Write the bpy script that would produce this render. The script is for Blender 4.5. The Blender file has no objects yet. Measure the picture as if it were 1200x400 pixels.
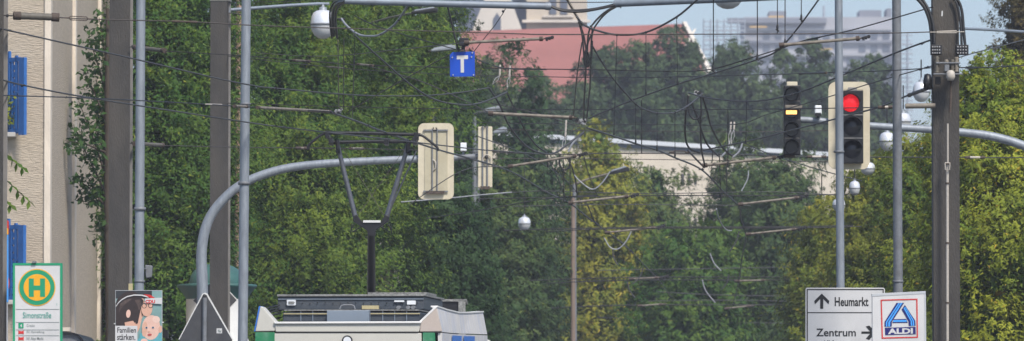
import bpy, bmesh, math, random
import numpy as np
from mathutils import Vector, Matrix

# ------------------------------------------------------------------ camera, sky, sun, exposure
SC = bpy.context.scene
COL = SC.collection
F = 6667.0                      # focal length in pixels of the 1200 px wide photograph
CAMZ = 1.7
HOR = 524.0                     # pixel row of the horizon
PITCH = math.atan((HOR - 200.0) / F)
cam_d = bpy.data.cameras.new('camera')
cam_d.sensor_width = 36.0
cam_d.lens = 36.0 * F / 1200.0
cam_d.clip_start = 0.5
cam_d.clip_end = 12000
cam_d.dof.use_dof = True
cam_d.dof.focus_distance = 71.0
cam_d.dof.aperture_fstop = 5.8
cam = bpy.data.objects.new('camera', cam_d)
cam.location = (0, 0, CAMZ)
cam.rotation_euler = (math.pi / 2 + PITCH, 0, 0)
COL.objects.link(cam)
SC.camera = cam

SUN_EL, SUN_AZ = math.radians(50), math.radians(153)   # azimuth from +Y towards +X
w = bpy.data.worlds.new('World'); SC.world = w; w.use_nodes = True
nt = w.node_tree
sky = nt.nodes.new('ShaderNodeTexSky'); sky.sky_type = 'NISHITA'; sky.sun_disc = False
sky.sun_elevation = SUN_EL; sky.sun_rotation = SUN_AZ
sky.air_density = 1.0; sky.dust_density = 1.7; sky.ozone_density = 4.5
nt.links.new(sky.outputs[0], nt.nodes['Background'].inputs[0])
nt.nodes['Background'].inputs[1].default_value = 0.11
sun_d = bpy.data.lights.new('sun', 'SUN'); sun_d.energy = 3.2; sun_d.angle = math.radians(12)
sun_d.color = (1.0, 0.94, 0.85)
sun = bpy.data.objects.new('sun', sun_d); COL.objects.link(sun)
sdir = Vector((math.sin(SUN_AZ) * math.cos(SUN_EL), math.cos(SUN_AZ) * math.cos(SUN_EL), math.sin(SUN_EL)))
sun.rotation_euler = sdir.to_track_quat('Z', 'Y').to_euler()
sun.location = (0, 0, 60)
vs = SC.view_settings
vs.view_transform = 'Standard'; vs.look = 'None'; vs.exposure = 0.6; vs.gamma = 1.0; vs.use_curve_mapping = False
HAZE_DENSITY = 0.00048

# ------------------------------------------------------------------ helpers
_cp, _sp = math.cos(PITCH), math.sin(PITCH)
def P(px, py, d):
    u, v = (px - 600.0) / F, (200.0 - py) / F
    y = _cp - v * _sp; z = _sp + v * _cp
    k = d / y
    return Vector((u * k, d, CAMZ + z * k))
def depth_at(py, z):            # distance at which a point of height z shows on row py
    v = (200.0 - py) / F
    return (z - CAMZ) * (_cp - v * _sp) / (_sp + v * _cp)
def m_per_px(d): return d / F

class MB:
    def __init__(s): s.v = []; s.f = []; s.sm = []
    def add(s, vs, fs, smooth=False):
        o = len(s.v); s.v += [Vector(q) for q in vs]
        for f in fs: s.f.append([i + o for i in f]); s.sm.append(smooth)
        return s
    def box(s, a, b):
        x0, y0, z0 = [min(a[i], b[i]) for i in range(3)]; x1, y1, z1 = [max(a[i], b[i]) for i in range(3)]
        return s.add([(x0,y0,z0),(x1,y0,z0),(x1,y1,z0),(x0,y1,z0),(x0,y0,z1),(x1,y0,z1),(x1,y1,z1),(x0,y1,z1)],
              [(0,3,2,1),(4,5,6,7),(0,1,5,4),(1,2,6,5),(2,3,7,6),(3,0,4,7)])
    def hexa(s, eight):          # bottom 4 counter-clockwise from above, then top 4
        return s.add(eight, [(0,3,2,1),(4,5,6,7),(0,1,5,4),(1,2,6,5),(2,3,7,6),(3,0,4,7)])
    def tube(s, pts, r, n=8, cap=True, smooth=True):
        pts = [Vector(p) for p in pts]
        if not hasattr(r, '__len__'): r = [r] * len(pts)
        vs = []; 
        for i, p in enumerate(pts):
            t = (pts[min(i+1, len(pts)-1)] - pts[max(i-1, 0)])
            if t.length < 1e-9: t = Vector((0,0,1))
            t.normalize()
            if i == 0:
                a = Vector((0,0,1)) if abs(t.z) < .9 else Vector((1,0,0))
                x = t.cross(a).normalized()
            else:
                x = (x - t*x.dot(t)).normalized()
            y = x.cross(t).normalized()
            for k in range(n):
                q = 2*math.pi*k/n
                vs.append(p + (x*math.cos(q) + y*math.sin(q)) * r[i])
        fs = []
        for i in range(len(pts)-1):
            for k in range(n):
                fs.append((i*n+k, i*n+(k+1)%n, (i+1)*n+(k+1)%n, (i+1)*n+k))
        s.add(vs, fs, smooth)
        if cap:
            m = len(pts)-1
            s.add(vs[:n], [tuple(range(n))[::-1]]); s.add(vs[m*n:], [tuple(range(n))])
        return s
    def lathe(s, c, prof, n=24, smooth=True):      # prof: (radius, z offset) from bottom to top, axis vertical
        vs = []
        for r, z in prof:
            for k in range(n):
                q = 2*math.pi*k/n
                vs.append((c[0]+r*math.cos(q), c[1]+r*math.sin(q), c[2]+z))
        fs = [(i*n+k, i*n+(k+1)%n, (i+1)*n+(k+1)%n, (i+1)*n+k) for i in range(len(prof)-1) for k in range(n)]
        return s.add(vs, fs, smooth)
    def prism(s, front, depth):                    # polygon of world points, pushed along +Y
        n = len(front); fr = [Vector(p) for p in front]; bk = [p + Vector((0, depth, 0)) for p in fr]
        return s.add(fr + bk, [tuple(range(n)), tuple(range(2*n-1, n-1, -1))] + [(i, i+n, (i+1)%n+n, (i+1)%n) for i in range(n)])
    def sphere(s, c, r, n=10, sz=1.0):
        prof = [(r*math.cos(a), r*sz*math.sin(a)) for a in [math.radians(-88+176*i/(n//2+1)) for i in range(n//2+2)]]
        return s.lathe(c, prof, n)
    def build(s, name, m, parent=None, bevel=0, seg=2):
        me = bpy.data.meshes.new(name)
        off = Vector((0,0,0))
        q = parent
        while q is not None: off += Vector(q.location); q = q.parent
        me.from_pydata([tuple(v - off) for v in s.v], [], s.f)
        me.polygons.foreach_set('use_smooth', s.sm)
        me.materials.append(MAT[m] if isinstance(m, str) else m)
        bm = bmesh.new(); bm.from_mesh(me); bmesh.ops.recalc_face_normals(bm, faces=bm.faces); bm.to_mesh(me); bm.free()
        me.update()
        o = bpy.data.objects.new(name, me); COL.objects.link(o)
        if parent is not None: o.parent = parent
        if bevel:
            b = o.modifiers.new('bevel', 'BEVEL'); b.width = bevel; b.segments = seg; b.limit_method = 'ANGLE'; b.angle_limit = 0.6
        return o

def tag(o, label=None, cat=None, group=None, kind=None):
    if label: o['label'] = label
    if cat: o['category'] = cat
    if group: o['group'] = group
    if kind: o['kind'] = kind
    return o
def thing(name, loc, label, cat, group=None):
    o = bpy.data.objects.new(name, None); o.location = loc; o.empty_display_size = 0.2
    COL.objects.link(o); return tag(o, label, cat, group)

# ------------------------------------------------------------------ materials
MAT = {}
def mat(name, c, rough=0.6, metal=0.0, var=0.12, scale=8.0, bump=0.0, bscale=40.0, stretch=(1,1,1), spec=0.4, emit=None, dirt=None, dscale=2.0):
    m = bpy.data.materials.new(name); m.use_nodes = True; t = m.node_tree; b = t.nodes['Principled BSDF']
    L = t.links.new
    b.inputs['Roughness'].default_value = rough; b.inputs['Metallic'].default_value = metal
    b.inputs['Specular IOR Level'].default_value = spec
    tc = t.nodes.new('ShaderNodeTexCoord'); mp = t.nodes.new('ShaderNodeMapping'); mp.inputs['Scale'].default_value = stretch
    L(tc.outputs['Object'], mp.inputs[0])
    n = t.nodes.new('ShaderNodeTexNoise'); n.inputs['Scale'].default_value = scale; n.inputs['Detail'].default_value = 6; n.inputs['Roughness'].default_value = .65
    L(mp.outputs[0], n.inputs['Vector'])
    r = t.nodes.new('ShaderNodeMapRange'); r.inputs[1].default_value = .25; r.inputs[2].default_value = .75
    r.inputs[3].default_value = 1 - var; r.inputs[4].default_value = 1 + var
    L(n.outputs[0], r.inputs[0])
    mx = t.nodes.new('ShaderNodeMix'); mx.data_type = 'RGBA'; mx.blend_type = 'MULTIPLY'; mx.inputs[0].default_value = 1
    mx.inputs[6].default_value = (*c, 1); L(r.outputs[0], mx.inputs[7])
    out = mx.outputs[2]
    if dirt:
        n2 = t.nodes.new('ShaderNodeTexNoise'); n2.inputs['Scale'].default_value = dscale; n2.inputs['Detail'].default_value = 8
        L(mp.outputs[0], n2.inputs['Vector'])
        r2 = t.nodes.new('ShaderNodeMapRange'); r2.inputs[1].default_value = .45; r2.inputs[2].default_value = .75; r2.inputs[4].default_value = dirt[3]
        L(n2.outputs[0], r2.inputs[0])
        m2 = t.nodes.new('ShaderNodeMix'); m2.data_type = 'RGBA'; m2.inputs[7].default_value = (*dirt[:3], 1)
        L(r2.outputs[0], m2.inputs[0]); L(out, m2.inputs[6]); out = m2.outputs[2]
    L(out, b.inputs['Base Color'])
    if bump:
        nb = t.nodes.new('ShaderNodeTexNoise'); nb.inputs['Scale'].default_value = bscale; nb.inputs['Detail'].default_value = 5
        L(mp.outputs[0], nb.inputs['Vector'])
        bp = t.nodes.new('ShaderNodeBump'); bp.inputs['Strength'].default_value = bump; bp.inputs['Distance'].default_value = .03
        L(nb.outputs[0], bp.inputs['Height']); L(bp.outputs[0], b.inputs['Normal'])
    if emit:
        b.inputs['Emission Color'].default_value = (*emit[:3], 1); b.inputs['Emission Strength'].default_value = emit[3]
    MAT[name] = m
    return m
mat('mast_paint', (.044,.040,.036), .6, 0, .3, 7, .25, 60, (1,1,.35), dirt=(.088,.075,.06,.75), dscale=1.6)
mat('mast_edge', (.2,.19,.18), .55, 0, .2, 6)
mat('galvanised', (.25,.275,.305), .55, .3, .2, 30, .1, 90, stretch=(1,1,.2), dirt=(.16,.175,.20,.6), dscale=14)
mat('galvanised_dull', (.18,.19,.205), .6, .2, .18, 24, .1, 90, dirt=(.115,.115,.115,.6), dscale=8)
mat('pipe_grey', (.22,.255,.30), .5, .2, .14, 14, dirt=(.16,.17,.18,.5), dscale=5)
mat('wire_dark', (.03,.03,.032), .5, .3, .2, 20)
mat('wire_brown', (.05,.042,.038), .6, .1, .2, 20)
mat('wire_grey', (.065,.066,.068), .55, .2, .2, 20)
mat('wire_light', (.28,.29,.31), .5, .2, .2, 20)
mat('black_rubber', (.02,.02,.021), .45, 0, .2, 12)
mat('insulator_grey', (.115,.105,.085), .6, 0, .25, 16, dirt=(.06,.05,.04,.7), dscale=12)
mat('insulator_brown', (.20,.175,.14), .6, 0, .25, 16, dirt=(.08,.06,.05,.7), dscale=12)
mat('insulator_pale', (.42,.38,.33), .5, 0, .2, 30)
mat('rust', (.075,.056,.045), .8, .1, .35, 30, .2, 60)
mat('fitting_metal', (.46,.44,.43), .4, .6, .3, 60)
mat('chrome', (.72,.73,.75), .3, .35, .08, 12)
mat('lamp_bowl', (.55,.56,.57), .35, 0, .12, 10, dirt=(.3,.3,.3,.5))
mat('lamp_white', (.72,.74,.76), .35, .1, .08, 10)
mat('cream_plastic', (.56,.50,.37), .55, 0, .08, 6, dirt=(.36,.30,.20,.45), dscale=5)
mat('cream_dark', (.44,.395,.28), .55, 0, .1, 6, dirt=(.3,.25,.16,.5), dscale=5)
mat('signal_black', (.012,.012,.013), .4, 0, .2, 8)
mat('lens_dark', (.02,.02,.024), .2, 0, .2, 8)
mat('lens_red', (.8,.02,.02), .3, 0, .2, 30, emit=(1,.015,.02,1.3))
mat('lens_white', (.8,.5,.2), .3, 0, .1, 30, emit=(1,.50,.13,1.6))
mat('sign_blue', (.006,.065,.45), .4, 0, .07, 4)
mat('sign_white', (.58,.575,.57), .45, 0, .05, 3, dirt=(.38,.38,.37,.5), dscale=3)
mat('sign_black', (.015,.015,.016), .5, 0, .1, 5)
mat('sign_back', (.045,.046,.05), .6, 0, .15, 6, .1, 40, dirt=(.075,.075,.075,.6), dscale=5)
mat('sign_green', (.012,.27,.13), .45, 0, .07, 5)
mat('sign_yellow', (.75,.36,.015), .45, 0, .06, 5)
mat('sign_teal', (.06,.30,.24), .5, 0, .05, 5)
mat('text_grey', (.22,.25,.24), .5, 0, .05, 5)
mat('sign_red', (.55,.03,.025), .45, 0, .08, 5)
mat('logo_navy', (.012,.014,.13), .4, 0, .05, 5)
mat('logo_light', (.06,.33,.80), .4, 0, .05, 5)
mat('alu_frame', (.55,.56,.57), .4, .4, .08, 8)
mat('tram_cream', (.53,.515,.46), .4, 0, .05, 2, dirt=(.5,.48,.43,.4), dscale=1.5)
mat('tram_side', (.56,.54,.52), .6, 0, .22, 26, stretch=(1,1,.12), dirt=(.30,.36,.52,.5), dscale=5)
mat('tram_beige', (.47,.40,.35), .5, 0, .08, 5, dirt=(.40,.36,.34,.4), dscale=5)
mat('tram_green', (.02,.20,.085), .45, 0, .15, 6, dirt=(.30,.36,.33,.4), dscale=6)
mat('tram_blue', (.03,.16,.55), .4, 0, .1, 6)
mat('tram_white_edge', (.72,.71,.69), .4, 0, .05, 5)
mat('roof_box', (.050,.062,.078), .5, .1, .2, 7, .1, 50, dirt=(.10,.10,.10,.45), dscale=5)
mat('roof_box_light', (.19,.23,.28), .45, .1, .08, 4, dirt=(.14,.16,.18,.5), dscale=4)
mat('roof_trim', (.22,.22,.21), .6, 0, .6, 26, dirt=(.05,.05,.05,.8), dscale=24)
mat('plate_yellow', (.42,.36,.20), .5, 0, .1, 10)
mat('dark_glass', (.01,.012,.014), .12, 0, .05, 3)
mat('panto_black', (.018,.018,.02), .45, .2, .2, 12)
mat('panto_steel', (.13,.135,.15), .4, .55, .25, 18)
mat('brown_pole', (.30,.20,.145), .75, 0, .2, 12, .2, 40, (1,1,.2))
mat('wood_pole', (.21,.155,.12), .8, 0, .25, 14, .3, 40, (1,1,.12))
mat('plaster', (.45,.38,.295), .85, 0, .16, 3.0, .9, 9, (1,1,7.5), dirt=(.42,.35,.27,.55), dscale=1.2)
mat('plaster_side', (.44,.375,.30), .85, 0, .16, 3.0, .9, 9, (1,1,7.5), dirt=(.36,.30,.23,.55), dscale=1.2)
mat('stone_trim', (.64,.56,.46), .8, 0, .12, 4, .3, 20, (1,1,.4))
mat('shutter_blue', (.025,.12,.36), .5, 0, .15, 8)
mat('window_white', (.6,.6,.58), .5, 0, .08, 5)
mat('stone_sill', (.42,.40,.37), .8, 0, .15, 9)
mat('dome_green', (.045,.125,.115), .45, .1, .2, 4, dirt=(.07,.09,.09,.5), dscale=3)
mat('column_white', (.62,.62,.60), .6, 0, .07, 4)
mat('column_stone', (.34,.29,.22), .85, 0, .2, 6, .4, 20)
mat('asphalt', (.05,.05,.052), .9, 0, .2, 1.5, .2, 120)
mat('paving', (.24,.23,.22), .9, 0, .15, 2, .2, 60)
mat('grass_ground', (.06,.085,.03), .95, 0, .3, .6)
mat('rail_steel', (.25,.24,.23), .35, .8, .2, 10)
mat('kerb_stone', (.30,.29,.28), .85, 0, .15, 6)
mat('paint_white', (.7,.7,.7), .7, 0, .1, 6)
mat('far_plaster', (.58,.51,.42), .9, 0, .08, .5)
mat('far_fascia', (.56,.58,.62), .6, 0, .06, .6)
mat('far_dark', (.05,.045,.05), .7, 0, .2, .6)
mat('church_roof', (.27,.098,.08), .8, 0, .18, .25, .3, 3)
mat('church_wall', (.46,.40,.32), .9, 0, .12, .3)
mat('church_stone', (.60,.55,.48), .9, 0, .1, .3)
mat('church_slate', (.10,.12,.16), .8, 0, .15, .4)
mat('far_concrete', (.36,.36,.38), .9, 0, .12, .15)
mat('far_concrete_dark', (.18,.19,.22), .9, 0, .12, .15)
mat('far_glass', (.08,.10,.13), .3, 0, .2, .2)
mat('far_yellow', (.60,.36,.08), .8, 0, .2, .3)
mat('scaffold', (.35,.38,.42), .6, .3, .2, 1)
mat('bark', (.065,.05,.038), .9, 0, .3, 6, .5, 18, (1,1,.3))
mat('skin', (.62,.36,.26), .5, 0, .06, 14)
mat('skin_pale', (.70,.45,.36), .5, 0, .06, 14)
mat('skin_light', (.74,.52,.43), .5, 0, .06, 14)
mat('hair_shine', (.085,.06,.052), .45, 0, .5, 30)
mat('lips', (.45,.09,.08), .5, 0, .05, 14)
mat('hair', (.035,.024,.022), .45, 0, .3, 20)
mat('shirt_teal', (.10,.34,.38), .5, 0, .15, 14)
mat('poster_teal', (.20,.33,.32), .5, 0, .25, 5)
mat('poster_dark', (.03,.035,.04), .5, 0, .2, 6)
mat('poster_pink', (.42,.12,.14), .5, 0, .1, 10)
mat('eye_blue', (.03,.07,.12), .4, 0, .1, 10)

def led(name, c, e):
    m = mat(name, c, .3, 0, .1, 30, emit=(*c, e)); t = m.node_tree; b = t.nodes['Principled BSDF']
    tc = t.nodes.new('ShaderNodeTexCoord'); v = t.nodes.new('ShaderNodeTexVoronoi'); v.inputs['Scale'].default_value = 42; v.inputs['Randomness'].default_value = .35
    t.links.new(tc.outputs['Object'], v.inputs['Vector'])
    r = t.nodes.new('ShaderNodeMapRange'); r.inputs[1].default_value = .15; r.inputs[2].default_value = .65; r.inputs[3].default_value = e*1.5; r.inputs[4].default_value = e*.45
    t.links.new(v.outputs['Distance'], r.inputs[0]); t.links.new(r.outputs[0], b.inputs['Emission Strength'])
led('lens_red', (.80,.010,.018), .50)
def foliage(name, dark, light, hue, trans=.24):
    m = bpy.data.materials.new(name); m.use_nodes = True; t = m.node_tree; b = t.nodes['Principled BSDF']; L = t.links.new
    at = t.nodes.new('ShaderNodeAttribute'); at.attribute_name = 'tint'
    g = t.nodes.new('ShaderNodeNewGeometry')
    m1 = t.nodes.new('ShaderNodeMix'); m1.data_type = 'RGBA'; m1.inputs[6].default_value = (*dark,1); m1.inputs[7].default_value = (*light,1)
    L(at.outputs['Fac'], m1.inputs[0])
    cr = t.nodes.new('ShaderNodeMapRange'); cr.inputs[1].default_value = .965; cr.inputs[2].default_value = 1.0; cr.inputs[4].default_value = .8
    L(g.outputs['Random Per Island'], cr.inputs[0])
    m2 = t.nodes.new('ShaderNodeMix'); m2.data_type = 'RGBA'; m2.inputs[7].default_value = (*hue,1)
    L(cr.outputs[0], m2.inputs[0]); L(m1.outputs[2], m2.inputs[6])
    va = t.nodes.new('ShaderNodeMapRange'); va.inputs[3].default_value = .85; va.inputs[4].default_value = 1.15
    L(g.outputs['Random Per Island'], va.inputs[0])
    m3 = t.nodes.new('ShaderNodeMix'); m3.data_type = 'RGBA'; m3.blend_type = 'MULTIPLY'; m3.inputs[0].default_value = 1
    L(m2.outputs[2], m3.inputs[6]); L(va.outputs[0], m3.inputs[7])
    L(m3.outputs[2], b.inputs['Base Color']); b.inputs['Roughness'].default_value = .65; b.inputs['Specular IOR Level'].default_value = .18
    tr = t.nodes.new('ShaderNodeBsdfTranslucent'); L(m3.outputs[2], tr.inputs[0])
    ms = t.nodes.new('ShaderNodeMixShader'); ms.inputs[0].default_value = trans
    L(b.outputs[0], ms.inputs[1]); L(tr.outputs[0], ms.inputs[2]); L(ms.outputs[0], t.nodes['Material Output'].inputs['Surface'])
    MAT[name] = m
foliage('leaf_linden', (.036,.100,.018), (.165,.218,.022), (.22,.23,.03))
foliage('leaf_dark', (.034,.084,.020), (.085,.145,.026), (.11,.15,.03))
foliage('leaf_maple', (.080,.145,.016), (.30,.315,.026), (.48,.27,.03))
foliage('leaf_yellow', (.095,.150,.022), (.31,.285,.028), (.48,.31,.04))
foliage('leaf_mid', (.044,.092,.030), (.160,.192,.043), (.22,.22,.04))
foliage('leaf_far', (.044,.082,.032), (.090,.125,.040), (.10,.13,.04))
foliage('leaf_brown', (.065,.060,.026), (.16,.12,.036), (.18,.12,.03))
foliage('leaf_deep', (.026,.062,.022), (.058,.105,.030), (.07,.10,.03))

# ------------------------------------------------------------------ setting: ground, road, rails
def sheet(name, x0, x1, y0, y1, z, m, th=0.0):
    b = MB()
    if th: b.box((x0,y0,z-th),(x1,y1,z))
    else: b.add([(x0,y0,z),(x1,y0,z),(x1,y1,z),(x0,y1,z)], [(0,1,2,3)])
    return tag(b.build(name, m), kind='structure')
sheet('ground', -2400, 2400, -150, 3900, -.004, 'grass_ground')
sheet('road', -6.0, 9.0, -140, 420, 0.0, 'asphalt')
sheet('pavement', -12.5, -6.15, -140, 420, .12, 'paving', .12)
sheet('pavement', 9.15, 16.0, -140, 420, .12, 'paving', .12)
for x in (-6.15, 9.0):
    sheet('kerb', x, x+.15, -140, 420, .125, 'kerb_stone', .125)
for y in range(20, 200, 9):
    sheet('lane_marking', 5.4, 5.52, y, y+4, .004, 'paint_white')
tr = MB()
def track_x(c, y): return c + (y-74)*.052
for c in (-2.2, 1.6):
    for g in (-.72, .72):
        b = MB(); b.tube([(c+g+(y-74)*.02 + max(0,(y-74))*.0, y, .006) for y in (-100, 20, 74, 150, 400)], .03, 6)
        tag(b.build('tram_rail', 'rail_steel'), kind='structure')

# ------------------------------------------------------------------ trees
def add_leaf_mesh(name, cen, dirn, nor, ln, wd, tint, m, parent, tri=False):
    n = len(cen)
    bt = np.cross(nor, dirn); bt /= (np.linalg.norm(bt, axis=1, keepdims=True)+1e-9)
    v = np.empty((n,4,3), np.float32)
    v[:,0] = cen - dirn*ln[:,None]*.5
    v[:,1] = cen + bt*wd[:,None]*.5 + nor*wd[:,None]*.18 + dirn*ln[:,None]*.06
    v[:,2] = cen + dirn*ln[:,None]*.5
    v[:,3] = cen - bt*wd[:,None]*.5 + nor*wd[:,None]*.18 + dirn*ln[:,None]*.06
    off = np.array(parent.location, np.float32); v -= off
    q_ = 3 if tri else 4
    if tri:
        v = np.stack([v[:,0]*.5+v[:,1]*.5-(v[:,2]-v[:,0])*.2, v[:,2], v[:,0]*.5+v[:,3]*.5-(v[:,2]-v[:,0])*.2], 1)
        v = np.ascontiguousarray(v)
    me = bpy.data.meshes.new(name)
    me.vertices.add(q_*n); me.vertices.foreach_set('co', v.reshape(-1))
    me.loops.add(q_*n); me.loops.foreach_set('vertex_index', np.arange(q_*n, dtype=np.int32))
    me.polygons.add(n); me.polygons.foreach_set('loop_start', np.arange(0,q_*n,q_, dtype=np.int32))
    a = me.attributes.new('tint', 'FLOAT', 'FACE'); a.data.foreach_set('value', tint.astype(np.float32))
    me.materials.append(MAT[m]); me.update(calc_edges=True)
    o = bpy.data.objects.new(name, me); COL.objects.link(o); o.parent = parent
    return o

LEAVES = []
def crown(parent, c, rx, ry, z0, z1, nb, nc, per, leaf, rb, seed, m, prof=None, yellow=.25, flame=1.7, lump=.2, margin=2.2):
    """nb boughs on the crown's envelope, each a flame-shaped mass of nc leafy shoots of per leaves"""
    rg = np.random.default_rng(seed)
    prof = prof or [(0,.35),(.15,.8),(.4,1.0),(.65,.9),(.85,.55),(1,.12)]
    ts, ws = zip(*prof)
    tt = rg.random(nb*6); wv = np.interp(tt, ts, ws)
    tt = tt[rg.random(nb*6) < (wv/max(ws)+.12)][:nb]; n = len(tt)
    th = rg.random(n)*2*np.pi
    wv = np.interp(tt, ts, ws); ph = rg.random(4)*6.28
    lob = 1 + lump*(.6*np.sin(3*th+7*tt+ph[0]) + .5*np.sin(5*th-11*tt+ph[1]) + .4*np.sin(2*th+19*tt+ph[2]))
    rad = np.clip(wv*lob,.02,1.25)*(.35 + .65*np.sqrt(rg.random(n)))
    size = rb*(.6 + .75*rg.random(n))*(1.08 - .5*tt)
    bc = np.stack([c[0] + np.maximum(rx-rb*.5,.2)*rad*np.cos(th), c[1] + np.maximum(ry-rb*.5,.2)*rad*np.sin(th), z0 + (z1-z0-rb*flame*.62)*tt], 1)
    # keep boughs the street can see: not high above the frame, not the hidden rear
    d = c[1]; ztop = P(600, 0, d).z + margin + 1.0; zbot = P(600, 400, d).z - 2.2
    k = (bc[:,2] < ztop) & (bc[:,2] > zbot - rb*flame) & (bc[:,1] < c[1] + .45*ry)
    bc, th, size, rad = bc[k], th[k], size[k], rad[k]; n = len(bc)
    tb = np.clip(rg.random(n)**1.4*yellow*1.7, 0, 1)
    bi = np.repeat(np.arange(n), nc); M = len(bi)
    h = rg.random(M)**.8; ph2 = rg.random(M)*2*np.pi
    w_ = (1-h)**.75*np.minimum(1, (h+.22)*2.6)
    rr = size[bi]*w_*(.5+.5*np.sqrt(rg.random(M)))
    out2 = np.stack([np.cos(ph2), np.sin(ph2), np.zeros(M)], 1)
    cc = bc[bi] + out2*rr[:,None] + np.stack([np.zeros(M), np.zeros(M), h*size[bi]*flame], 1)
    lean = np.stack([np.cos(th), np.sin(th), np.zeros(n)],1)[bi]
    cc += lean*(.35*size[bi]*h)[:,None]
    ax = out2*.7 + lean*.3 + np.array([0,0,.55]) + rg.normal(0,.2,(M,3)); ax /= np.linalg.norm(ax,axis=1,keepdims=True)
    sl = size[bi]*.42*(.6+.8*rg.random(M))
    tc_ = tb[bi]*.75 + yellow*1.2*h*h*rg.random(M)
    ii = np.repeat(np.arange(M), per); N = len(ii)
    s_ = rg.random(N)
    lat = rg.normal(0,1,(N,3))
    p = cc[ii] + ax[ii]*(s_*sl[ii])[:,None] + lat*(sl[ii]*.30*(1.15-s_))[:,None]
    lu = lat/(np.linalg.norm(lat,axis=1,keepdims=True)+1e-9)
    nor = rg.normal(0,.34,(N,3)) + out2[ii]*.75 + lean[ii]*.25 + lu*.3 + np.array([0,0,.75]); nor /= np.linalg.norm(nor,axis=1,keepdims=True)
    d_ = rg.normal(0,.8,(N,3)) + ax[ii]*.8 + np.array([0,0,-.35]); d_ -= nor*(d_*nor).sum(1,keepdims=True); d_ /= (np.linalg.norm(d_,axis=1,keepdims=True)+1e-9)
    ln = leaf*(.55+.9*rg.random(N))*(.8+.4*rg.random(M))[ii]; wd = ln*(.55+.3*rg.random(N))
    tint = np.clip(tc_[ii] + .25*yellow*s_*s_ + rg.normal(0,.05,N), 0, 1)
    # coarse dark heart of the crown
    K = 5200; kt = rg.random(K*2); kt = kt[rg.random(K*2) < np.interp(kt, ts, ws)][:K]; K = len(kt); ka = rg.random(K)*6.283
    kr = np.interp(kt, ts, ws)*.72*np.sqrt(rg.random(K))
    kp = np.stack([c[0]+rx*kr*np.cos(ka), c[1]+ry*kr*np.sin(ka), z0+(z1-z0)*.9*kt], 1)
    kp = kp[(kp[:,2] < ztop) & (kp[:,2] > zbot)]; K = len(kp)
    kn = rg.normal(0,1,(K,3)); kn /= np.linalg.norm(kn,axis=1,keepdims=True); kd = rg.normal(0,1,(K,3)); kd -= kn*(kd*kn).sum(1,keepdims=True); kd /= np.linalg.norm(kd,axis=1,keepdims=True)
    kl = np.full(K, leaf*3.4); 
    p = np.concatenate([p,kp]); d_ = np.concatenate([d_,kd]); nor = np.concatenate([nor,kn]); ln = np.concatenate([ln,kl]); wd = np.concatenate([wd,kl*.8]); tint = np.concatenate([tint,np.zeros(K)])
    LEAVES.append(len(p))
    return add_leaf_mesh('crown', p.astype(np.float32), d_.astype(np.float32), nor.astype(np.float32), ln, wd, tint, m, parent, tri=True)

def trunk(parent, c, h, r, seed, z_end, spread, nl=9):
    rd = random.Random(seed); b = MB()
    pts = [Vector((c[0]+rd.uniform(-.1,.1)*i*.3, c[1]+rd.uniform(-.1,.1)*i*.3, z_end*i/6)) for i in range(7)]
    b.tube(pts, [r*(1.25 if i == 0 else 1-.12*i) for i in range(7)], 9)
    for k in range(nl):
        i = rd.randint(2,5); a = 2*math.pi*k/nl + rd.uniform(-.4,.4); L = spread*rd.uniform(.5,.95)
        s = pts[i]; rise = rd.uniform(.5,1.2)*L
        q = [s, s+Vector((math.cos(a)*L*.35, math.sin(a)*L*.35, rise*.45)), s+Vector((math.cos(a)*L*.7, math.sin(a)*L*.7, rise*.8)), s+Vector((math.cos(a)*L, math.sin(a)*L, rise))]
        b.tube(q, [r*.42, r*.3, r*.18, r*.06], 6)
        for j in range(3):
            e = q[2]+Vector((rd.uniform(-1,1)*L*.35, rd.uniform(-1,1)*L*.35, rd.uniform(.1,.5)*L)); b.tube([q[1].lerp(q[2], .5*j), e], [r*.12, r*.03], 5)
    return b.build('trunk', 'bark', parent)

def tree(name, label, px, d, ytop, wpx, m, nb, nc, per, leaf, rb, seed, zlow, prof=None, yellow=.3, group=None, flame=1.7, lump=.2):
    base = P(px, HOR, d); top = P(px, ytop, d).z; rx = wpx*.5*m_per_px(d)
    t = thing(name, (base.x, d, 0), label, 'tree', group)
    trunk(t, (base.x, d), top, .16+.010*top, seed, top*.72, rx*.7)
    crown(t, (base.x, d), rx, rx, zlow, top, nb, nc, per, leaf, rb, seed, m, prof, yellow, flame, lump)
    return t
G1 = 'street trees behind the tram'
col = [(0,.55),(.2,.85),(.45,1),(.7,.92),(.88,.6),(1,.15)]
cone = [(0,.8),(.2,1),(.5,.78),(.8,.42),(1,.06)]
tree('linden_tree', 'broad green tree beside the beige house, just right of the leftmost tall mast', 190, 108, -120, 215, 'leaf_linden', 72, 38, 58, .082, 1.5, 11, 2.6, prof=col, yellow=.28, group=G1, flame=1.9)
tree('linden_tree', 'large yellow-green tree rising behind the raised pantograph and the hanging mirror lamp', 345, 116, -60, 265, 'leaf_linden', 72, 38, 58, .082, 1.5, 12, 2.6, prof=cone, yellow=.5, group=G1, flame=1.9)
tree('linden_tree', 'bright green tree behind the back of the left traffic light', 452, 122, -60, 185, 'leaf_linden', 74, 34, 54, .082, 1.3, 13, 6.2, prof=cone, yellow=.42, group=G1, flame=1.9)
tree('linden_tree', 'dark shaded tree low behind the tram roof boxes', 522, 118, 214, 120, 'leaf_deep', 70, 25, 56, .082, 1.05, 14, 2.2, prof=col, yellow=.3, group=G1, flame=1.9)  # shade of the lower foliage is put into the deep leaf colour
tree('linden_tree', 'green tree behind the green-domed advertising column', 262, 126, -80, 230, 'leaf_dark', 72, 38, 58, .082, 1.5, 15, 2.2, prof=col, yellow=.45, group=G1, flame=1.9)
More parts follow.
